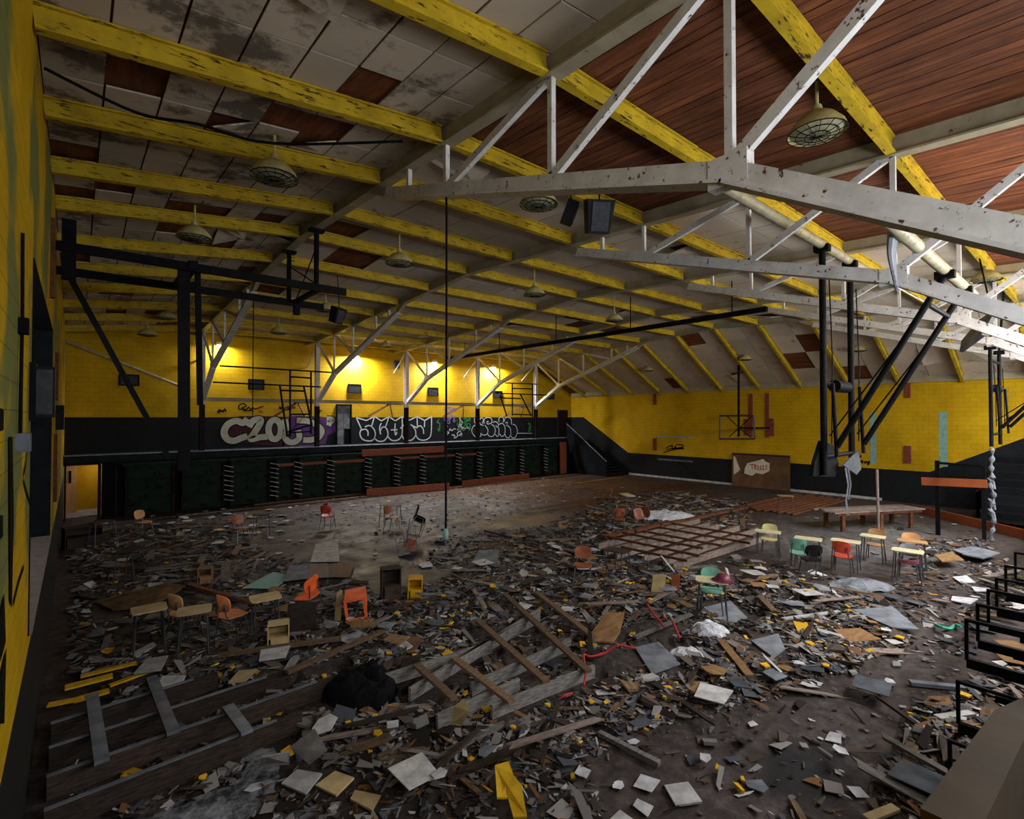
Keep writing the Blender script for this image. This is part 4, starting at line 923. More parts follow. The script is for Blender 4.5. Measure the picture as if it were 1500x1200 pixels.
o = o.build('cap', M['plastic_maroon'], smooth=True, loc=(cp.x, cp.y, 0.752)); tag(o, 'maroon cap lying on the lone cream desk', 'cap')
_, c_, rz, nr = desk_px((1140, 727), (1164, 728), 'desk_wood', 'small brown desk before the leaning panel')
_, c_, rz, nr = desk_px((905, 722.5), (919, 728), 'desk_top', 'thin pale desk near burnt floorboards')
chair(G(897, 745), 0.6, 'plastic_brown', 'brown chair beside the thin pale desk', tilt=(0.2, 0.1))
chair(G(906, 779), 2.4, 'plastic_brown', 'reddish brown chair with slotted back near the cloth heap'); chair(G(926, 764), -1.9, 'plastic_brown', 'reddish brown chair on its side near the cloth heap', tilt=(0.0, 1.2), z=0.2)
_, c_, rz, nr = desk_px((885, 806), (912, 812), 'wood_dark', 'dark framed desk fallen against the joists'); chair(c_ + Vector((-0.8, 0.42, 0)), -0.9, 'plastic_brown', 'brown chair with slotted back beside the joist frames')
# open floor near the bleachers
chair(G(480, 774), 2.35, 'plastic_red', 'red chair standing alone on the open floor')
_, c_, rz, nr = desk_px((554, 741), (583, 742), 'wood_grey', 'thin grey desk behind the brown chair on the open floor'); chair(G(574, 777), 0.5, 'plastic_brown', 'brown chair with slotted back before the thin grey desk')
chair(G(606, 795), 1.2, 'plastic_black', 'black chair tipped onto a heap of furniture legs', tilt=(0.5, 0.6), z=0.35); chair(G(612, 802), -0.8, 'plastic_brown', 'brown chair upside down in the furniture heap', tilt=(PI - 0.3, 0.2), z=0.8)
desk_at(G(592, 812), 0.6, 0.6, 'wood_dark', 'overturned dark desk with its legs in the air', tilt=(PI - 0.25, 0.1), z=0.74)
_, c_, rz, nr = desk_px((369, 756), (393, 755), 'wood_dark', 'dark desk by the brown chair near the bleachers'); chair(G(352, 795), 0.3, 'plastic_brown', 'brown chair in the gloom near the folded bleachers')
# desks by the stage wall
_, c_, rz, nr = desk_px((194, 902), (245, 892), 'tan_board', 'tan topped desk nearest the stage wall'); chair(c_ + Vector((0.55, 0.3, 0)), 2.0, 'plastic_tan', 'tan moulded chair between two tan desks')
_, c_, rz, nr = desk_px((257, 904), (309, 896), 'tan_board', 'stained tan desk between tan and orange chairs'); chair(c_ + Vector((0.62, 0.22, 0)), 1.9, 'plastic_salmon', 'orange moulded chair beside the stained tan desk')
_, c_, rz, nr = desk_px((370, 884), (413, 876), 'tan_board', 'tan topped desk beside the dark boards'); chair(c_ + Vector((1.0, 0.5, 0)), -2.6, 'plastic_orange', 'bright orange chair half hidden behind a dark board', tilt=(0.1, 0.2))
desk_at(G(150, 800), 0.4, 0.65, 'wood_dark', 'dark desk in the gloom near the lit doorway'); desk_at(G(190, 850), 1.1, 0.65, 'wood_dark', 'dark desk frame in the gloom by the tan cloth')
chair(G(210, 785), 0.7, 'plastic_tan', 'pale chair back in the gloom near the bleachers')
# orange crate and dark boxes
p = G(523, 920)
t = thing('plastic_crate', 'bright orange plastic crate lying on its side in the rubble', 'crate', (p.x, p.y, 0.15), (0.15, -0.12, -0.45))
for a_, b_ in (((-0.17, 0, 0), (0.17, 0, 0)), ((0.17, 0, 0), (0.17, 0, 0.42)), ((0.17, 0, 0.42), (-0.17, 0, 0.42)), ((-0.17, 0, 0.42), (-0.17, 0, 0))):
    MB().bar(a_, b_, 0.05, 0.06, (0, 1, 0)).build('rim_bar', M['plastic_orange'], t)
MB().box((0.19, 0.2, 0.3), (0.02, 0.4, 0.3)).build('side_wall', M['plastic_orange'], t); MB().box((0, 0.2, 0.43), (0.36, 0.4, 0.02)).build('side_wall', M['plastic_orange'], t)
def dark_box(u, v, d, rz, mat, label, tilt=(0, 0), name='cabinet_carcass'):
    p = G(u, v); t = thing(name, label, 'cabinet', (p.x, p.y, 0.0), (tilt[0], tilt[1], rz)); w, e, h = d
    MB().box((0, e / 2 - 0.01, h / 2), (w, 0.02, h)).build('back_panel', M[mat], t)
    for s in (-1, 1): MB().box((s * (w / 2 - 0.01), 0, h / 2), (0.02, e, h)).build('side_panel', M[mat], t)
    for z in (0.012, h * 0.5, h - 0.012): MB().box((0, 0, z), (w - 0.04, e - 0.02, 0.022)).build('shelf', M[mat], t)
    MB().box((0.02, -e / 2 + 0.01, h * 0.26), (w - 0.06, 0.02, h * 0.44)).build('drawer_front', M[mat], t)
dark_box(572, 880, (0.4, 0.3, 0.72), -0.3, 'wood_dark', 'black standing cabinet beside the yellow framed box'); dark_box(607, 878, (0.3, 0.26, 0.5), -0.5, 'yellow_chip', 'yellow framed box in the rubble', (0.1, 0.05))
dark_box(301, 853, (0.3, 0.3, 0.36), -0.3, 'ply', 'small brown drawer box near the leaning plank'); dark_box(120, 800, (0.9, 0.5, 0.62), 0.2, 'wood_dark', 'dark wooden cabinet before the lit doorway')
dark_box(408, 950, (0.34, 0.26, 0.45), -0.3, 'tan_board', 'olive box leaning on the black board')

# ---- low wooden platform and pole
t = thing('wooden_platform', 'long low wooden platform on six legs before the end wall', 'table', (21.75, 5.75, 0), (0, 0, math.radians(-28)))
for k in range(6): MB().box((0, -0.42 + k * 0.168, 0.66 + random.uniform(-0.01, 0.01)), (3.9 + random.uniform(-0.4, 0.4), 0.15, 0.05)).build('plank', M['sleeper'], t)
for x in (-1.55, 0.05, 1.35):
    for y in (-0.42, 0.42): MB().box((x + 0.12 * (y > 0), y, 0.32), (0.12, 0.1, 0.63)).build('leg', M['rust'], t)
MB().box((0, -0.45, 0.6), (3.6, 0.04, 0.08)).build('apron', M['rust'], t)
p = G(1287, 779); tag(MB().tube([(0, 0, 0), (-0.04, 0.02, 2.15)], 0.045, 10).build('wooden_pole', M['sleeper'], smooth=True, loc=p), 'tall pale pole standing upright by the wooden platform', 'pole')

# ================================================================== rubble
def inpoly(U, V, poly):
    r = np.zeros(len(U), bool); n = len(poly); j = n - 1
    for i in range(n):
        xi, yi = poly[i]; xj, yj = poly[j]
        c_ = ((yi > V) != (yj > V)) & (U < (xj - xi) * (V - yi) / ((yj - yi) if yj != yi else 1e-9) + xi); r ^= c_; j = i
    return r
# rubble areas, drawn as sighted outlines on the floor and turned into floor outlines
AREAS = [(1.0, [(330, 960), (420, 900), (560, 880), (700, 835), (850, 830), (1000, 840), (1150, 855), (1300, 885), (1330, 950), (1200, 1000), (1100, 1040), (950, 1070), (800, 1150), (600, 1140), (380, 1080), (200, 1060), (110, 980)]),
         (0.33, [(60, 780), (330, 765), (400, 815), (520, 845), (560, 880), (420, 900), (300, 960), (60, 1000)]),
         (0.22, [(640, 790), (800, 770), (900, 730), (1000, 715), (1100, 720), (1100, 780), (1000, 840), (700, 840), (620, 830)]),
         (0.22, [(1000, 800), (1150, 830), (1300, 860), (1420, 790), (1480, 840), (1430, 960), (1320, 960), (1300, 885), (1150, 855)]),
         (0.9, [(1300, 1215), (1285, 1140), (1330, 1060), (1420, 1000), (1500, 950), (1530, 1000), (1500, 1215)]),
         (0.5, [(360, 1215), (400, 1110), (700, 1120), (850, 1090), (890, 1215)]),
         (0.07, [(890, 1215), (850, 1090), (950, 1060), (1100, 1035), (1330, 955), (1420, 990), (1330, 1060), (1290, 1215)]),
         (0.6, [(40, 1200), (60, 1040), (330, 1080), (370, 1140), (220, 1200)]),
         (0.3, [(1340, 790), (1440, 790), (1500, 850), (1500, 900), (1340, 830)]),
         (0.03, [(60, 760), (400, 735), (830, 690), (900, 700), (640, 800), (400, 800)])]
FA = [(d_, [tuple(G(u, v)[:2]) for u, v in pl]) for d_, pl in AREAS]
def dens(x, y):
    x = np.atleast_1d(np.asarray(x, float)); y = np.atleast_1d(np.asarray(y, float)); d_ = np.full(len(x), 0.004)
    for k, pl in FA: d_ = np.maximum(d_, inpoly(x, y, pl) * k)
    d_[(x < XW + 0.3) | (y < 0.05) | (y > 25.0) | (x > XE - 0.2)] = 0; return d_
def nz(x, y, s=1.0): return noise.noise((x * s, y * s, 3.7))
# ---- floor frames of sleepers and battens
def beam(a_, b_, w, h, mat, label, name, cat, grp, z):
    a_, b_ = Vector((*a_, z)), Vector((*b_, z)); c_ = (a_ + b_) / 2
    o = MB().bar(a_ - c_, b_ - c_, w, h).build(name, M[mat]); o.location = c_; return tag(o, label, cat, grp)
k = 0
for y in (7.3, 7.85, 8.4, 8.95, 9.5, 10.05):
    k += 1; xo = random.uniform(-0.5, 0.5)
    beam((11.6 + xo, y + random.uniform(-0.1, 0.1)), (17.4 + xo, y + random.uniform(-0.1, 0.1)), 0.09, 0.16, 'sleeper', 'pinkish floor sleeper beyond the lone desk, %s from the window wall' % ORD[k - 1], 'floor_sleeper', 'beam', 'sleepers beyond the lone desk', 0.12)
for k, (x, y0, y1) in enumerate(((12.0, 7.2, 9.2), (12.7, 7.25, 10.3), (13.5, 7.6, 10.3), (14.2, 7.4, 10.0), (15.1, 7.0, 10.0), (16.0, 7.3, 10.1))):
    beam((x + 0.08, y0), (x - 0.05, y1), 0.06, 0.06, 'rust', 'long thin dark batten across the pinkish sleepers, %s from the stage' % ORD[k], 'floor_batten', 'batten', 'battens over the sleepers', 0.24)
for k in range(9):
    x = 13.0 + k * 1.5; y = 10.75 - (k * 1.5) * 0.06
    beam((x, y + random.uniform(-0.06, 0.06)), (x + 1.45, y - 0.07 + random.uniform(-0.06, 0.06)), 0.2, 0.08, 'rust', 'ragged brown floorboard edge strip running toward the end wall', 'floorboard', 'plank', 'edge floorboards toward the end wall', 0.1)
for k in range(9):
    y = 8.4 + k * 0.28
    beam((22.3 + random.uniform(-0.6, 0.6), y), (28.3 + random.uniform(-0.6, 0.3), y - 0.15), 0.07, 0.08, 'rust', 'reddish sleeper strip before the leaning panel, %s from the window wall' % ORD[k], 'floor_sleeper', 'beam', 'sleepers before the leaning panel', 0.06)
for k, (p_, q_) in enumerate((((560, 1000), (720, 950)), ((600, 1020), (790, 900)), ((650, 985), (790, 905)), ((690, 1012), (835, 945)), ((720, 1045), (870, 985)), ((640, 1060), (760, 1005)))):
    a_, b_ = G(*p_, 0.12), G(*q_, 0.12); beam(a_[:2], b_[:2], 0.05, 0.18, 'wood_grey', 'weathered joist on edge in the centre joist frame, %s from the bleachers' % ORD[k], 'floor_joist', 'joist', 'joists of the centre frame', 0.14)
for k, (p_, q_) in enumerate((((740, 872), (862, 985)), ((785, 868), (870, 935)), ((700, 910), (800, 1000)), ((610, 975), (665, 1025)), ((665, 965), (750, 1030)))):
    a_, b_ = G(*p_, 0.25), G(*q_, 0.25); beam(a_[:2], b_[:2], 0.11, 0.045, 'wood', 'brown batten nailed across the centre joists, %s from the lone desk' % ORD[k], 'floor_batten', 'batten', 'battens of the centre frame', 0.26)
for k, (y, x1) in enumerate(((6.55, 2.2), (7.15, 2.9), (7.75, 2.4), (8.35, 1.6))):
    o = beam((XW + 0.15, y), (x1, y + 0.12), 0.06, 0.24, 'wood_dark', 'dark joist on edge beside the stage wall, %s from the window wall' % ORD[k], 'floor_joist', 'joist', 'joists beside the stage wall', 0.14)
    beam((XW + 0.15, y), (x1 - 0.3, y + 0.1), 0.05, 0.012, 'greyboard', 'pale dusty strip on top of a dark joist, %s from the window wall' % ORD[k], 'joist_strip', 'strip', 'strips on the dark joists', 0.267)
for k, (x, y0, y1) in enumerate(((0.25, 7.0, 8.75), (0.9, 7.1, 8.8), (1.55, 6.55, 7.3))):
    beam((x, y0), (x - 0.05, y1), 0.13, 0.04, 'greyboard', ['pale grey plank laid across the dark joists nearest the stage wall', 'pale grey plank laid across the dark joists beside the white tiles', 'short grey plank end at the last dark joist'][k], 'cross_plank', 'plank', 'planks across the dark joists', 0.3)

# ---- single boards and sheets that stand out
def sheet(px, z, th, mat, label, name='board', cat='board', lift=None):
    pts = [G(u, v, z if lift is None else lift[k]) for k, (u, v) in enumerate(px)]
    c_ = sum(pts, Vector()) / len(pts); o = MB().prism([p_ - c_ for p_ in pts], (0, 0, -th)).build(name, M[mat]); o.location = c_; return tag(o, label, cat)
TB = 'tileboard'
sheet([(412, 1147), (435, 1127), (472, 1133), (448, 1163)], 0.05, 0.02, TB, 'square whitish tile on the dusty floor beside a tan tile', 'fallen_tile', 'tile')
sheet([(462, 1150), (491, 1129), (519, 1139), (493, 1165)], 0.055, 0.02, 'tan_board', 'square stained tan tile beside the whitish tile', 'fallen_tile', 'tile')
sheet([(513, 1170), (520, 1157), (558, 1165), (545, 1187)], 0.05, 0.02, 'tan_board', 'small tan tile piece lying past the stained tan tile', 'fallen_tile', 'tile')
sheet([(425, 1094), (461, 1067), (479, 1098), (453, 1118)], 0.3, 0.02, TB, 'dotted grey tile leaning up against the last dark joist', 'fallen_tile', 'tile', lift=(0.22, 0.5, 0.3, 0.05))
sheet([(381, 1120), (384, 1108), (424, 1100), (424, 1118)], 0.25, 0.02, TB, 'grey tile leaning on the dark joist below the dotted tile', 'fallen_tile', 'tile', lift=(0.05, 0.25, 0.25, 0.08))
sheet([(226, 1013), (238, 990), (272, 989), (262, 1012)], 0.22, 0.02, TB, 'pale tile lying tilted above the dark joists', 'fallen_tile', 'tile', lift=(0.15, 0.25, 0.25, 0.15))
sheet([(196, 986), (215, 965), (246, 960), (236, 981)], 0.23, 0.02, TB, 'pale tile lying beside the yellow boards', 'fallen_tile', 'tile')
sheet([(190, 958), (225, 940), (229, 945), (200, 963)], 0.02, 0.014, TB, 'narrow pale board under the stained tan desk', 'fallen_tile', 'tile')
sheet([(973, 1150), (1008, 1145), (1029, 1174), (990, 1180)], 0.05, 0.02, TB, 'square grey tile lying alone on the bare dirt', 'fallen_tile', 'tile')
sheet([(890, 1203), (908, 1186), (932, 1203)], 0.05, 0.02, TB, 'corner of a whitish tile past the torn yellow board', 'fallen_tile', 'tile')
sheet([(334, 1000), (350, 982), (378, 980), (360, 997)], 0.2, 0.02, 'tan_board', 'tan board piece tilted in the dark rubble', lift=(0.15, 0.3, 0.3, 0.15))
sheet([(858, 938), (888, 897), (915, 897), (908, 925), (898, 940)], 0.3, 0.03, 'ply', 'large brown plywood sheet with torn edge on the rubble', 'plywood_sheet', lift=(0.2, 0.4, 0.4, 0.3, 0.2))
sheet([(1220, 922), (1260, 920), (1291, 936), (1245, 941)], 0.08, 0.02, 'ply', 'square brown board with a white spot on the rubble')
sheet([(1248, 893), (1307, 888), (1347, 922), (1307, 919)], 0.14, 0.025, 'greyboard', 'wide dark grey sheet with a raised edge', lift=(0.1, 0.16, 0.12, 0.1))
sheet([(1100, 938), (1140, 928), (1150, 950), (1133, 963)], 0.12, 0.02, 'greyboard', 'layered grey sheet beside the orange plank')
sheet([(930, 948), (965, 940), (997, 972), (955, 987)], 0.16, 0.02, 'greyboard', 'torn dark grey sheet next to the plywood')
sheet([(1030, 890), (1070, 880), (1095, 905), (1070, 915)], 0.02, 0.012, 'greyboard', 'grey torn sheet under the lone cream desk')
sheet([(1395, 845), (1416, 843), (1429, 853), (1408, 854)], 0.05, 0.02, 'paper', 'white board nearest the slab pile by the rag rope')
sheet([(1423, 859), (1450, 862), (1453, 866), (1428, 866)], 0.05, 0.02, 'paper', 'slim white board between two other white boards')
sheet([(1393, 879), (1395, 873), (1433, 877), (1421, 885)], 0.06, 0.02, 'paper', 'folded white board nearest the black bleacher racks')
sheet([(1180, 838), (1190, 834), (1212, 843), (1198, 844)], 0.016, 0.012, 'paper', 'white board on the floor under the black chair')
sheet([(355, 861), (400, 838), (428, 843), (402, 862)], 0.05, 0.015, 'teal_tape', 'glossy green sheet lying on the floor')
sheet([(455, 823), (462, 797), (495, 790), (497, 822)], 0.06, 0.015, TB, 'whitish sheet lying on the grey floorboards')
sheet([(415, 851), (424, 828), (452, 826), (450, 847)], 0.1, 0.015, 'greyboard', 'shiny grey sheet beside a brown one')
sheet([(450, 847), (453, 826), (480, 825), (480, 845)], 0.1, 0.015, 'sleeper', 'mottled brown sheet beside the shiny grey one')
sheet([(482, 845), (484, 826), (520, 823), (512, 845)], 0.1, 0.015, 'wood', 'dark brown sheet with pale edge on the floorboards')
sheet([(690, 827), (701, 806), (731, 806), (727, 827)], 0.12, 0.015, 'greyboard', 'grey sheet propped at the edge of the rubble', lift=(0.05, 0.22, 0.22, 0.05))
sheet([(612, 826), (630, 822), (634, 829), (618, 831)], 0.05, 0.015, TB, 'small white tile near the overturned desk', 'fallen_tile', 'tile')
sheet([(752, 889), (762, 882), (780, 886), (770, 892)], 0.14, 0.02, TB, 'small white tile lying above the centre joist frame', 'fallen_tile', 'tile')
sheet([(725, 1121), (745, 1115), (752, 1135), (764, 1150), (772, 1196), (752, 1197), (744, 1168), (728, 1168)], 0.2, 0.02, 'yellow_chip', 'torn yellow painted board at the edge of the deep rubble', lift=(0.3, 0.3, 0.26, 0.22, 0.1, 0.1, 0.15, 0.18))
sheet([(661, 1060), (665, 1035), (680, 1023), (687, 1042), (676, 1062)], 0.3, 0.02, 'tan_board', 'curved tan board piece standing in the joist frame', lift=(0.12, 0.35, 0.45, 0.35, 0.12))
sheet([(140, 882), (190, 866), (250, 853), (268, 860), (222, 888), (165, 893)], 0.12, 0.03, 'old_cloth', 'crumpled tan sheet spread near the stage wall', 'cloth_sheet', 'cloth', lift=(0.06, 0.16, 0.2, 0.14, 0.1, 0.06))
for k, (p_, q_, w) in enumerate((((95, 1010), (165, 992), 0.16), ((108, 1030), (160, 1015), 0.14), ((118, 995), (200, 975), 0.1), ((160, 1010), (228, 985), 0.08), ((70, 1040), (120, 1030), 0.1))):
    a_, b_ = G(*p_, 0.12), G(*q_, 0.12); beam(a_[:2], b_[:2], w, 0.025, 'yellow_chip', 'yellow painted board beside the stage wall, %s from the tan desks' % ORD[k], 'yellow_board', 'board', 'yellow boards beside the stage wall', 0.14 + 0.01 * k)
def lying(p_, q_, w, h, mat, label, z=0.1, name='plank'):
    a_, b_ = G(*p_, z), G(*q_, z); return beam(a_[:2], b_[:2], w, h, mat, label, name, 'plank', None, z)
lying((1056, 938), (1098, 990), 0.13, 0.03, 'ply', 'orange-brown plank lying beside the layered grey sheet', 0.12); lying((878, 1074), (966, 1119), 0.07, 0.05, 'wood_grey', 'long pale grey batten at the edge of the bare dirt', 0.06)
lying((1333, 1000), (1412, 1008), 0.1, 0.05, 'greyboard', 'pale grey beam lying before the black bleacher racks', 0.05); lying((930, 934), (1012, 900), 0.08, 0.04, 'wood_grey', 'grey plank lying beside the plywood sheet', 0.25)
lying((1373, 1052), (1424, 1045), 0.1, 0.04, TB, 'whitish plank below the bleacher racks', 0.08); lying((1270, 1200), (1312, 1183), 0.09, 0.03, 'tan_board', 'tan plank end near the guard panel', 0.06)
lying((1147, 907), (1230, 896), 0.09, 0.03, TB, 'long whitish strip lying in the rubble', 0.1); lying((320, 960), (500, 935), 0.1, 0.05, 'wood', 'long brown beam across the dark rubble', 0.22); lying((420, 985), (560, 925), 0.09, 0.05, 'wood', 'long brown batten leaning across the rubble', 0.28)
lying((700, 850), (800, 835), 0.12, 0.03, 'wood', 'brown board at the edge of the burnt floor', 0.1); lying((275, 857), (362, 882), 0.09, 0.07, 'rust', 'long dark brown beam beside the tan desks', 0.15)
o = MB().tube([G(968, 814, 0.55), G(991, 842, 0.1)], 0.022, 6).build('white_rod', M['paper']); tag(o, 'thin white rod leaning by the cream board', 'rod')
def upright(u, v, w, h, th, rz, mat, label, tilt=0.12):
    p_ = G(u, v); o = MB().prism([(-w / 2, 0, 0), (w / 2, 0, 0), (w / 2, 0, h * 0.97), (w * 0.2, 0, h), (-w / 2 + 0.02, 0, h * 0.93)], (0, th, 0)).build('upright_board', M[mat]); o.location = (p_.x, p_.y, 0.0); o.rotation_euler = (tilt, 0.05, rz); tag(o, label, 'board')
upright(963, 873, 0.3, 0.5, 0.02, -0.7, 'tan_board', 'cream board standing upright in the rubble'); upright(988, 868, 0.2, 0.42, 0.02, -0.7, 'plastic_brown', 'brown board standing beside the cream board')
upright(440, 930, 0.5, 0.62, 0.03, -0.5, 'wood_dark', 'big black board standing behind the olive box'); upright(494, 912, 0.12, 0.65, 0.06, -0.4, 'tan_board', 'narrow tan board standing beside the orange crate', 0.2)
upright(329, 852, 0.2, 0.5, 0.03, -0.5, 'sleeper', 'narrow grey board standing beside the small drawer box'); upright(600, 985, 0.3, 0.25, 0.03, -0.3, 'wood_dark', 'short dark board stub in the rubble')
# slab pile on the right
for k, pl in enumerate(([(1395, 805), (1425, 800), (1450, 806), (1420, 815)], [(1410, 812), (1440, 803), (1465, 810), (1440, 818)], [(1368, 813), (1395, 808), (1412, 820), (1380, 822)])):
    sheet(pl, 0.12 + 0.06 * k, 0.03, ('greyboard', 'greyboard', 'ply')[k], ['grey slab at the bottom of the pile by the rag rope', 'grey slab on top of the pile by the rag rope', 'brown slab beside the pile by the rag rope'][k], 'slab')
# heaps
def heap(u, v, rx, ry, h, mat, label, name, cat, n=26):
    p_ = G(u, v); m = MB(); vs = []; fs = []
    for j in range(n + 1):
        for i in range(n + 1):
            a_, b_ = 2 * i / n - 1, 2 * j / n - 1; r = math.sqrt(a_ * a_ + b_ * b_) * (1 + 0.25 * noise.noise((a_ * 2 + u, b_ * 2, 1)))
            f_ = max(0, 1 - r * r); z = h * f_ ** 0.6 * (0.75 + 0.4 * noise.fractal((a_ * 2.2 + u, b_ * 2.2, 0.3), 1, 2, 3)) if f_ > 0 else -0.02
            vs.append((a_ * rx, b_ * ry, z))
    for j in range(n):
        for i in range(n):
            q = j * (n + 1) + i
            if max(vs[q][2], vs[q + 1][2], vs[q + n + 1][2], vs[q + n + 2][2]) > -0.01: fs.append((q, q + 1, q + n + 2, q + n + 1))
    o = m.add(vs, fs).build(name, M[mat], smooth=False); o.location = (p_.x, p_.y, 0.01); o.rotation_euler = (0, 0, -0.7); tag(o, label, cat)
heap(980, 759, 1.05, 0.55, 0.34, 'cloth', 'crumpled grey white cloth heap on the burnt floor', 'cloth_heap', 'cloth'); heap(530, 1018, 0.5, 0.45, 0.5, 'spray_black', 'black lumpy bag in the dark rubble', 'rubbish_bag', 'bag')
heap(1258, 860, 0.75, 0.4, 0.2, 'greyboard', 'low heap of grey shredded sheets before the red chair', 'shred_heap', 'heap'); heap(1040, 925, 0.35, 0.3, 0.18, 'cloth', 'small crumpled white plastic near the lone desk', 'crumpled_plastic', 'plastic'); heap(1005, 960, 0.3, 0.2, 0.12, 'cloth', 'small crumpled white plastic beside the torn grey sheet', 'crumpled_plastic', 'plastic')
# red and teal strips
def strip(px, z, w, mat, label, name):
    pts = spline([G(u, v, z + 0.05 * math.sin(k * 2)) for k, (u, v) in enumerate(px)], 5); tag(MB().tube(pts, w, 6).build(name, M[mat], smooth=True), label, 'strip')
strip([(948, 885), (955, 897), (965, 908), (972, 918)], 0.36, 0.02, 'red_tape', 'red strip hanging over the rubble by the cream board', 'red_strip'); strip([(985, 910), (990, 922), (996, 935)], 0.4, 0.02, 'red_tape', 'short red strip beside the grey plank', 'red_strip')
strip([(930, 950), (905, 946), (885, 957), (865, 962), (855, 960), (858, 985), (855, 1005)], 0.25, 0.018, 'red_tape', 'long red strip curling under the plywood sheet', 'red_strip'); strip([(818, 1025), (830, 1018), (838, 1016)], 0.2, 0.018, 'red_tape', 'small red strip at the end of the joist frame', 'red_strip')
strip([(1370, 915), (1380, 919), (1392, 921), (1400, 916), (1408, 918)], 0.06, 0.03, 'teal', 'teal tangled rope on the dirt before the bleacher racks', 'teal_rope')

# ================================================================== rubble, strewn round what already stands on the floor
bpy.context.view_layer.update()
def footprint(o):
    ms = [o] if o.type == 'MESH' else [c_ for c_ in o.children if c_.type == 'MESH']
    ox = o.matrix_world.translation; rz = o.matrix_world.to_euler().z; R2 = Matrix.Rotation(-rz, 3, 'Z')
    w_ = [c_.matrix_world @ Vector(q) for c_ in ms for q in c_.bound_box]
    if not w_: return None
    loc_ = [R2 @ (q - ox) for q in w_]
    if o.type == 'MESH' and not any(o.rotation_euler):
        # a beam or sheet built at an angle: take its longest side as axis
        v_ = [v.co for v in o.data.vertices]; n_ = len(v_)
        if n_ <= 24:
            a_, b_ = max(((v_[p], v_[q]) for p in range(n_) for q in range(p)), key=lambda t: (t[0] - t[1]).length)
            best = None
            for k in range(18):
                an = k * PI / 18; M2 = Matrix.Rotation(-an, 3, 'Z'); q_ = [M2 @ v for v in v_]
                ar = (max(v.x for v in q_) - min(v.x for v in q_)) * (max(v.y for v in q_) - min(v.y for v in q_))
                if best is None or ar < best[0]: best = (ar, an, q_)
            rz = best[1]; loc_ = best[2]
    x0_, x1_ = min(v.x for v in loc_), max(v.x for v in loc_); y0_, y1_ = min(v.y for v in loc_), max(v.y for v in loc_)
    c_ = Matrix.Rotation(rz, 3, 'Z') @ Vector(((x0_ + x1_) / 2, (y0_ + y1_) / 2, 0)) + ox
    return (c_.x, c_.y, (x1_ - x0_) / 2, (y1_ - y0_) / 2, rz, min(v.z for v in w_))
LEGGED = ('school_', 'wooden_platform', 'bleacher_', 'stepped_', 'staircase', 'folded_', 'seat_plank', 'wooden_pole', 'slatted')
FP = []; SOLID = []
for o in list(COL.objects):
    if o.parent or o.type not in ('MESH', 'EMPTY') or o.get('kind') or o.name.startswith(('roof_truss', 'support_pipe', 'basketball', 'purlin')): continue
    f_ = footprint(o)
    if f_ is None or f_[5] > 0.5: continue
    FP.append(f_)
    if not o.name.startswith(LEGGED): SOLID.append(f_)
def inbox(X, Y, f_, m=0.0):
    c_, s_ = math.cos(f_[4]), math.sin(f_[4]); dx, dy = X - f_[0], Y - f_[1]
    return (np.abs(dx * c_ + dy * s_) < f_[2] + m) & (np.abs(-dx * s_ + dy * c_) < f_[3] + m)
def obb_hit(p_, q_):
    for a_ in (p_[4], p_[4] + PI / 2, q_[4], q_[4] + PI / 2):
        ux, uy = math.cos(a_), math.sin(a_)
        rp = abs(math.cos(p_[4] - a_)) * p_[2] + abs(math.sin(p_[4] - a_)) * p_[3]; rq = abs(math.cos(q_[4] - a_)) * q_[2] + abs(math.sin(q_[4] - a_)) * q_[3]
        if abs((p_[0] - q_[0]) * ux + (p_[1] - q_[1]) * uy) > rp + rq: return False
    return True
# low mounds
gx = np.arange(XW + 0.05, 24, 0.14); gy = np.arange(0.1, 18, 0.14)
XX, YY = np.meshgrid(gx, gy); D = dens(XX.ravel(), YY.ravel()).reshape(XX.shape)
def blur(a_, n=4):
    for _ in range(n):
        p_ = np.pad(a_, 1, mode='edge'); a_ = (p_[1:-1, 1:-1] * 2 + p_[:-2, 1:-1] + p_[2:, 1:-1] + p_[1:-1, :-2] + p_[1:-1, 2:]) / 6
    return a_
D = blur(D, 8)
NZ = np.array([[noise.fractal((x * 1.3, y * 1.3, 0.4), 1.0, 2.0, 5) for x in gx] for y in gy])
HZ = np.clip(D * 0.16 - 0.05, -0.06, 0.2) + D * NZ * 0.09 - 0.01
for f_ in SOLID:
    k_ = inbox(XX, YY, f_, 0.15); HZ[k_] = np.minimum(HZ[k_], f_[5] - 0.012)
def mz(x, y):
    i = (x - gx[0]) / 0.14; j = (y - gy[0]) / 0.14; i0, j0 = int(i), int(j)
    if i0 < 0 or j0 < 0 or i0 >= len(gx) - 1 or j0 >= len(gy) - 1: return 0.0
    return max(0.0, float(HZ[j0:j0 + 2, i0:i0 + 2].mean()))
ny_, nx_ = XX.shape
vs = np.stack([XX, YY, HZ], -1).reshape(-1, 3); idx = np.arange(ny_ * nx_).reshape(ny_, nx_)
fs = np.stack([idx[:-1, :-1], idx[:-1, 1:], idx[1:, 1:], idx[1:, :-1]], -1).reshape(-1, 4)
keep = (HZ.reshape(-1)[fs].max(1) > -0.005); fs = fs[keep]
me = bpy.data.meshes.new('rubble_mound'); me.from_pydata(vs.tolist(), [], fs.tolist()); me.update()
M['dirt'] = pm('dirt', '#1c1714', '#4a4039', 9, 0.95, contrast=(0.3, 0.75), world_co=True, bump=0.8, spots=('#6b6661', 16, 0.64)); me.materials.append(M['dirt'])
tag(put('rubble_mound', me), 'low mounds of dirt and crushed plaster over the floor', 'rubble', kind='stuff')

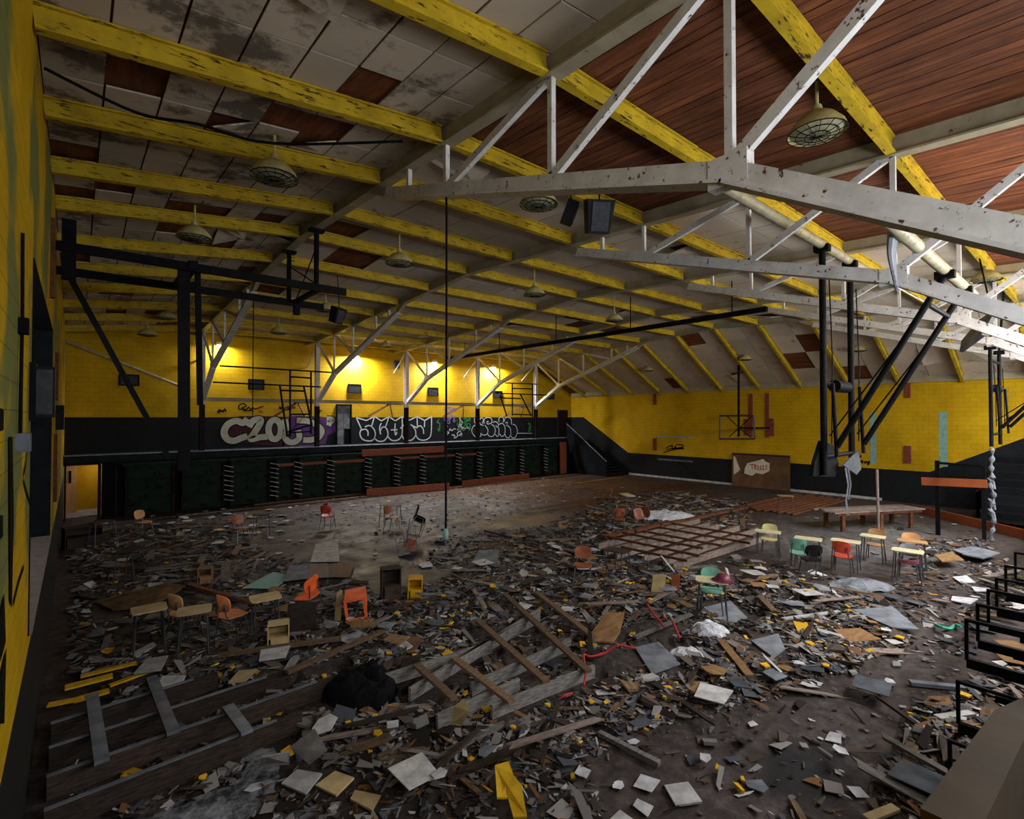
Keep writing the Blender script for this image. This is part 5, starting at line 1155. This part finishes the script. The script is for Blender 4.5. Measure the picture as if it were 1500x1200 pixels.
def scatter_xy(n, power=1.0, lo=(XW + 0.2, 0.2), hi=(24.0, 24.5)):
    out = []
    while len(out) < n:
        x = rng.uniform(lo[0], hi[0], 4000); y = rng.uniform(lo[1], hi[1], 4000); d_ = dens(x, y) ** power; k = rng.uniform(0, 1, 4000) < d_
        out += list(zip(x[k], y[k]))
    return out[:n]
# countless chips and splinters: one object
PAL = [('#2a241f', 0.16), ('#4d4138', 0.2), ('#6b6460', 0.2), ('#45474c', 0.16), ('#85807c', 0.12), ('#6b4a30', 0.08), ('#a8a5a1', 0.04), ('#b98c1c', 0.015), ('#241d19', 0.035)]
pal_m = [pm('chip_%d' % k, c_, c_, 12, 0.9, bump=0.3) for k, (c_, _) in enumerate(PAL)]
CH_P = []; CH_M = []
def chips(N, xy, smin, smax):
    xy = np.array(xy); ok_ = np.ones(len(xy), bool)
    for f_ in SOLID: ok_ &= ~inbox(xy[:, 0], xy[:, 1], f_, 0.3 * smax)
    xy = xy[ok_]; N = len(xy); L = rng.uniform(smin, smax, N) ** 1.0; kind = rng.uniform(0, 1, N)
    ln = np.where(kind < 0.4, L * 1.9, L * 1.1); wd = np.where(kind < 0.4, L * 0.36, L * rng.uniform(0.5, 1.0, N)); th = np.where(kind < 0.95, 0.006, L * 0.3)
    base = np.array([(-1, -1, -1), (1, -1, -1), (1, 1, -1), (-1, 1, -1), (-1, -1, 1), (1, -1, 1), (1, 1, 1), (-1, 1, 1)]) * 0.5
    P_ = base[None] * np.stack([ln, wd, th], -1)[:, None, :]
    jx = 1 + rng.uniform(-0.5, 0.4, (N, 4)); P_[:, :, 0] *= np.concatenate([jx, jx], 1); jy = 1 + rng.uniform(-0.7, 0.5, (N, 4)); P_[:, :, 1] *= np.concatenate([jy, jy], 1)
    az = rng.uniform(0, 2 * PI, N); tl = rng.normal(0, 0.17, N); rl = rng.normal(0, 0.2, N)
    def rot(p, a_, i, j):
        c_, s_ = np.cos(a_)[:, None], np.sin(a_)[:, None]; q = p.copy(); q[:, :, i] = p[:, :, i] * c_ - p[:, :, j] * s_; q[:, :, j] = p[:, :, i] * s_ + p[:, :, j] * c_; return q
    P_ = rot(rot(rot(P_, rl, 1, 2), tl, 0, 2), az, 0, 1)
    zz = np.array([mz(x, y) for x, y in xy]); low = -P_[:, :, 2].min(1)
    P_[:, :, 0] += xy[:, 0:1]; P_[:, :, 1] += xy[:, 1:2]; P_[:, :, 2] += (zz + low * 0.7 + rng.uniform(0, 0.03, N))[:, None]
    pw = np.array([w for _, w in PAL]); CH_P.append(P_); CH_M.append(rng.choice(len(PAL), N, p=pw / pw.sum()))
chips(26000, scatter_xy(26000), 0.03, 0.13)
chips(14000, scatter_xy(14000, 1.0, (XW + 0.2, 0.2), (12, 11)), 0.015, 0.06)
chips(3600, scatter_xy(3600, 1.2), 0.1, 0.26)

P_ = np.concatenate(CH_P); mi = np.concatenate(CH_M); N = len(P_)
F = np.array([(3, 2, 1, 0), (4, 5, 6, 7), (0, 1, 5, 4), (1, 2, 6, 5), (2, 3, 7, 6), (3, 0, 4, 7)])
fs = (F[None] + (np.arange(N) * 8)[:, None, None]).reshape(-1, 4)
me = bpy.data.meshes.new('rubble'); me.vertices.add(N * 8); me.vertices.foreach_set('co', P_.reshape(-1)); me.loops.add(len(fs) * 4); me.loops.foreach_set('vertex_index', fs.reshape(-1).astype(np.int32))
me.polygons.add(len(fs)); me.polygons.foreach_set('loop_start', np.arange(0, len(fs) * 4, 4, dtype=np.int32)); me.update(); me.validate(); me.shade_flat()
for m_ in pal_m: me.materials.append(m_)
me.polygons.foreach_set('material_index', np.repeat(mi, 6).astype(np.int32))
tag(put('rubble', me), 'countless chips and splinters of plaster and wood covering the floor', 'rubble', kind='stuff')

def region(x, y):
    if x < 2.6: return 'in the dark rubble along the stage wall'
    if y > 13.5: return 'on the open floor before the folded bleachers'
    if x > 12.5 and y < 8: return 'around the school desks'
    if x > 12.5: return 'among the burnt floorboards past the hanging rope'
    if y < 3.6: return 'on the bare dirt below the window-side balcony'
    if y > 9: return 'in the rubble short of the open floor'
    return 'in the deep rubble mid-hall'
VAR = {}
def plank_mesh(k, mat):
    key = ('plank', k, mat)
    if key not in VAR:
        L = 0.35 + 0.13 * k; w = random.choice((0.06, 0.09, 0.12, 0.16)); th = random.choice((0.018, 0.025, 0.035)); e = [random.uniform(-0.12, 0.1) for _ in range(6)]
        poly = [(-L / 2 + e[0], -w / 2, 0), (L / 2 + e[1], -w / 2, 0), (L / 2 + e[2], -w * 0.1, 0), (L / 2 + e[3], w / 2, 0), (-L / 2 + e[4], w / 2, 0), (-L / 2 + e[5] + 0.02, w * 0.15, 0)]
        VAR[key] = MB().prism(poly, (0, 0, th)).mesh('broken_plank', M[mat])
    return VAR[key]
def slab_mesh(kind, k, mat, size, th):
    key = (kind, k, mat)
    if key not in VAR:
        n = random.choice((4, 5, 6)); s = size * random.uniform(0.6, 1.2); r = []
        if k % 3 == 0: r = [(-s / 2, -s / 2), (s / 2, -s / 2), (s / 2, s / 2), (-s / 2 + s * random.uniform(0, 0.35), s / 2)]
        else:
            for i in range(n): a_ = 2 * PI * i / n + random.uniform(-0.3, 0.3); q = s * 0.62 * random.uniform(0.7, 1.1); r.append((q * math.cos(a_), q * math.sin(a_) * 0.75))
        VAR[key] = MB().prism([(x, y, 0) for x, y in r], (0, 0, th)).mesh(kind, M[mat])
    return VAR[key]
LAID = []
def strew(n, name, meshf, mats, lab, cat, grp, power=1.0, tilt=0.15, area=None, lift=0.02, nv=8):
    # a piece keeps clear of the furniture; where it would cross another strewn piece it lies on top of it
    draw = (lambda k: [q for q in scatter_xy(3 * k, power) if dens(*q)[0] > 0.05]) if area is None else area
    done = 0; pool = []; tries = 0
    while done < n:
        if not pool: pool = list(draw(max(n, 60)))
        x, y = pool.pop(); tries += 1
        mat = random.choice(mats); me = meshf(random.randrange(nv), mat[0]); rz = random.uniform(0, 2 * PI)
        xs_ = [v.co.x for v in me.vertices]; ys_ = [v.co.y for v in me.vertices]; th_ = max(v.co.z for v in me.vertices)
        lx, ly = (max(xs_) + min(xs_)) / 2, (max(ys_) + min(ys_)) / 2
        f_ = (x + lx * math.cos(rz) - ly * math.sin(rz), y + lx * math.sin(rz) + ly * math.cos(rz), (max(xs_) - min(xs_)) / 2 + 0.01, (max(ys_) - min(ys_)) / 2 + 0.01, rz, 0)
        if f_[0] - f_[2] < XW + 0.02 or any(abs(q[0] - f_[0]) < q[2] + q[3] + f_[2] + f_[3] and obb_hit(f_, q) for q in FP): continue
        hit = [q[6] for q in LAID if abs(q[0] - f_[0]) < q[2] + q[3] + f_[2] + f_[3] and obb_hit(f_, q)]
        if hit and (len(hit) > 2 or (tries % 3 and tries < n * 60)): continue
        r_ = max(f_[2], f_[3]); tx, ty = (random.gauss(0, tilt), random.gauss(0, tilt)) if not hit else (random.gauss(0, 0.02), random.gauss(0, 0.02))
        sway = abs(math.sin(ty)) * f_[2] + abs(math.sin(tx)) * f_[3]
        z = mz(x, y) + lift if not hit else max(max(hit) + 0.004 + sway, mz(x, y) + lift)
        LAID.append(f_ + (z + th_ + sway,)); done += 1
        o = put(name, me, None, (x, y, z), (tx, ty, rz))
        tag(o, lab % mat[1] + ' ' + region(x, y), cat, grp)
strew(280, 'broken_plank', plank_mesh, [('wood', 'brown'), ('wood_grey', 'grey'), ('wood_dark', 'blackened'), ('sleeper', 'dusty')], 'splintered %s plank lying', 'plank', 'splintered planks in the rubble', lift=0.03, tilt=0.12)
strew(210, 'plaster_board', lambda k, m: slab_mesh('plaster_board', k, m, 0.36, 0.012), [('tileboard', 'whitish'), ('greyboard', 'grey'), ('slate', 'dark grey'), ('slate', 'dark grey'), ('ply', 'brown')], 'broken %s board piece lying', 'board', 'broken boards in the rubble', lift=0.035, tilt=0.13)
strew(110, 'yellow_fragment', lambda k, m: slab_mesh('yellow_fragment', k, m, 0.1, 0.02), [('yellow_chip', 'yellow')], 'small %s painted fragment lying', 'fragment', 'yellow fragments in the rubble', lift=0.05, tilt=0.3, area=lambda n: [p_ for p_ in scatter_xy(n * 3, 1.3, (XW + 0.3, 1), (13, 9))][:n])
def paper_area(n):
    out = []
    while len(out) < n:
        u, v = random.uniform(60, 1480), random.choice((random.uniform(700, 830), random.uniform(830, 1190))); p_ = G(u, v)
        if XW + 0.3 < p_.x < 28 and 0.3 < p_.y < 24.8: out.append((p_.x, p_.y))
    return out
strew(95, 'paper_sheet', lambda k, m: slab_mesh('paper_sheet', k, m, 0.22, 0.003), [('paper', 'white')], 'loose %s paper sheet lying', 'paper', 'loose papers on the floor', area=paper_area, lift=0.035, tilt=0.06)

strew(34, 'plaster_board', lambda k, m: slab_mesh('plaster_board', k, m, 0.36, 0.012), [('tileboard', 'whitish'), ('tileboard', 'whitish'), ('teal_tape', 'greenish'), ('tan_board', 'tan')], 'loose %s board piece strewn', 'board', 'boards strewn before the bleachers', area=lambda n: [tuple(G(random.uniform(180, 430), random.uniform(745, 800))[:2]) for _ in range(n)], lift=0.05, tilt=0.1)
strew(26, 'paper_sheet', lambda k, m: slab_mesh('paper_sheet', k, m, 0.22, 0.003), [('paper', 'white')], 'loose %s paper sheet dropped', 'paper', 'loose papers on the floor', area=lambda n: [p_ for p_ in (tuple(G(random.uniform(430, 800), random.uniform(705, 752))[:2]) for _ in range(6 * n)) if 14 < p_[1] < 24.6][:n], lift=0.012, tilt=0.02)
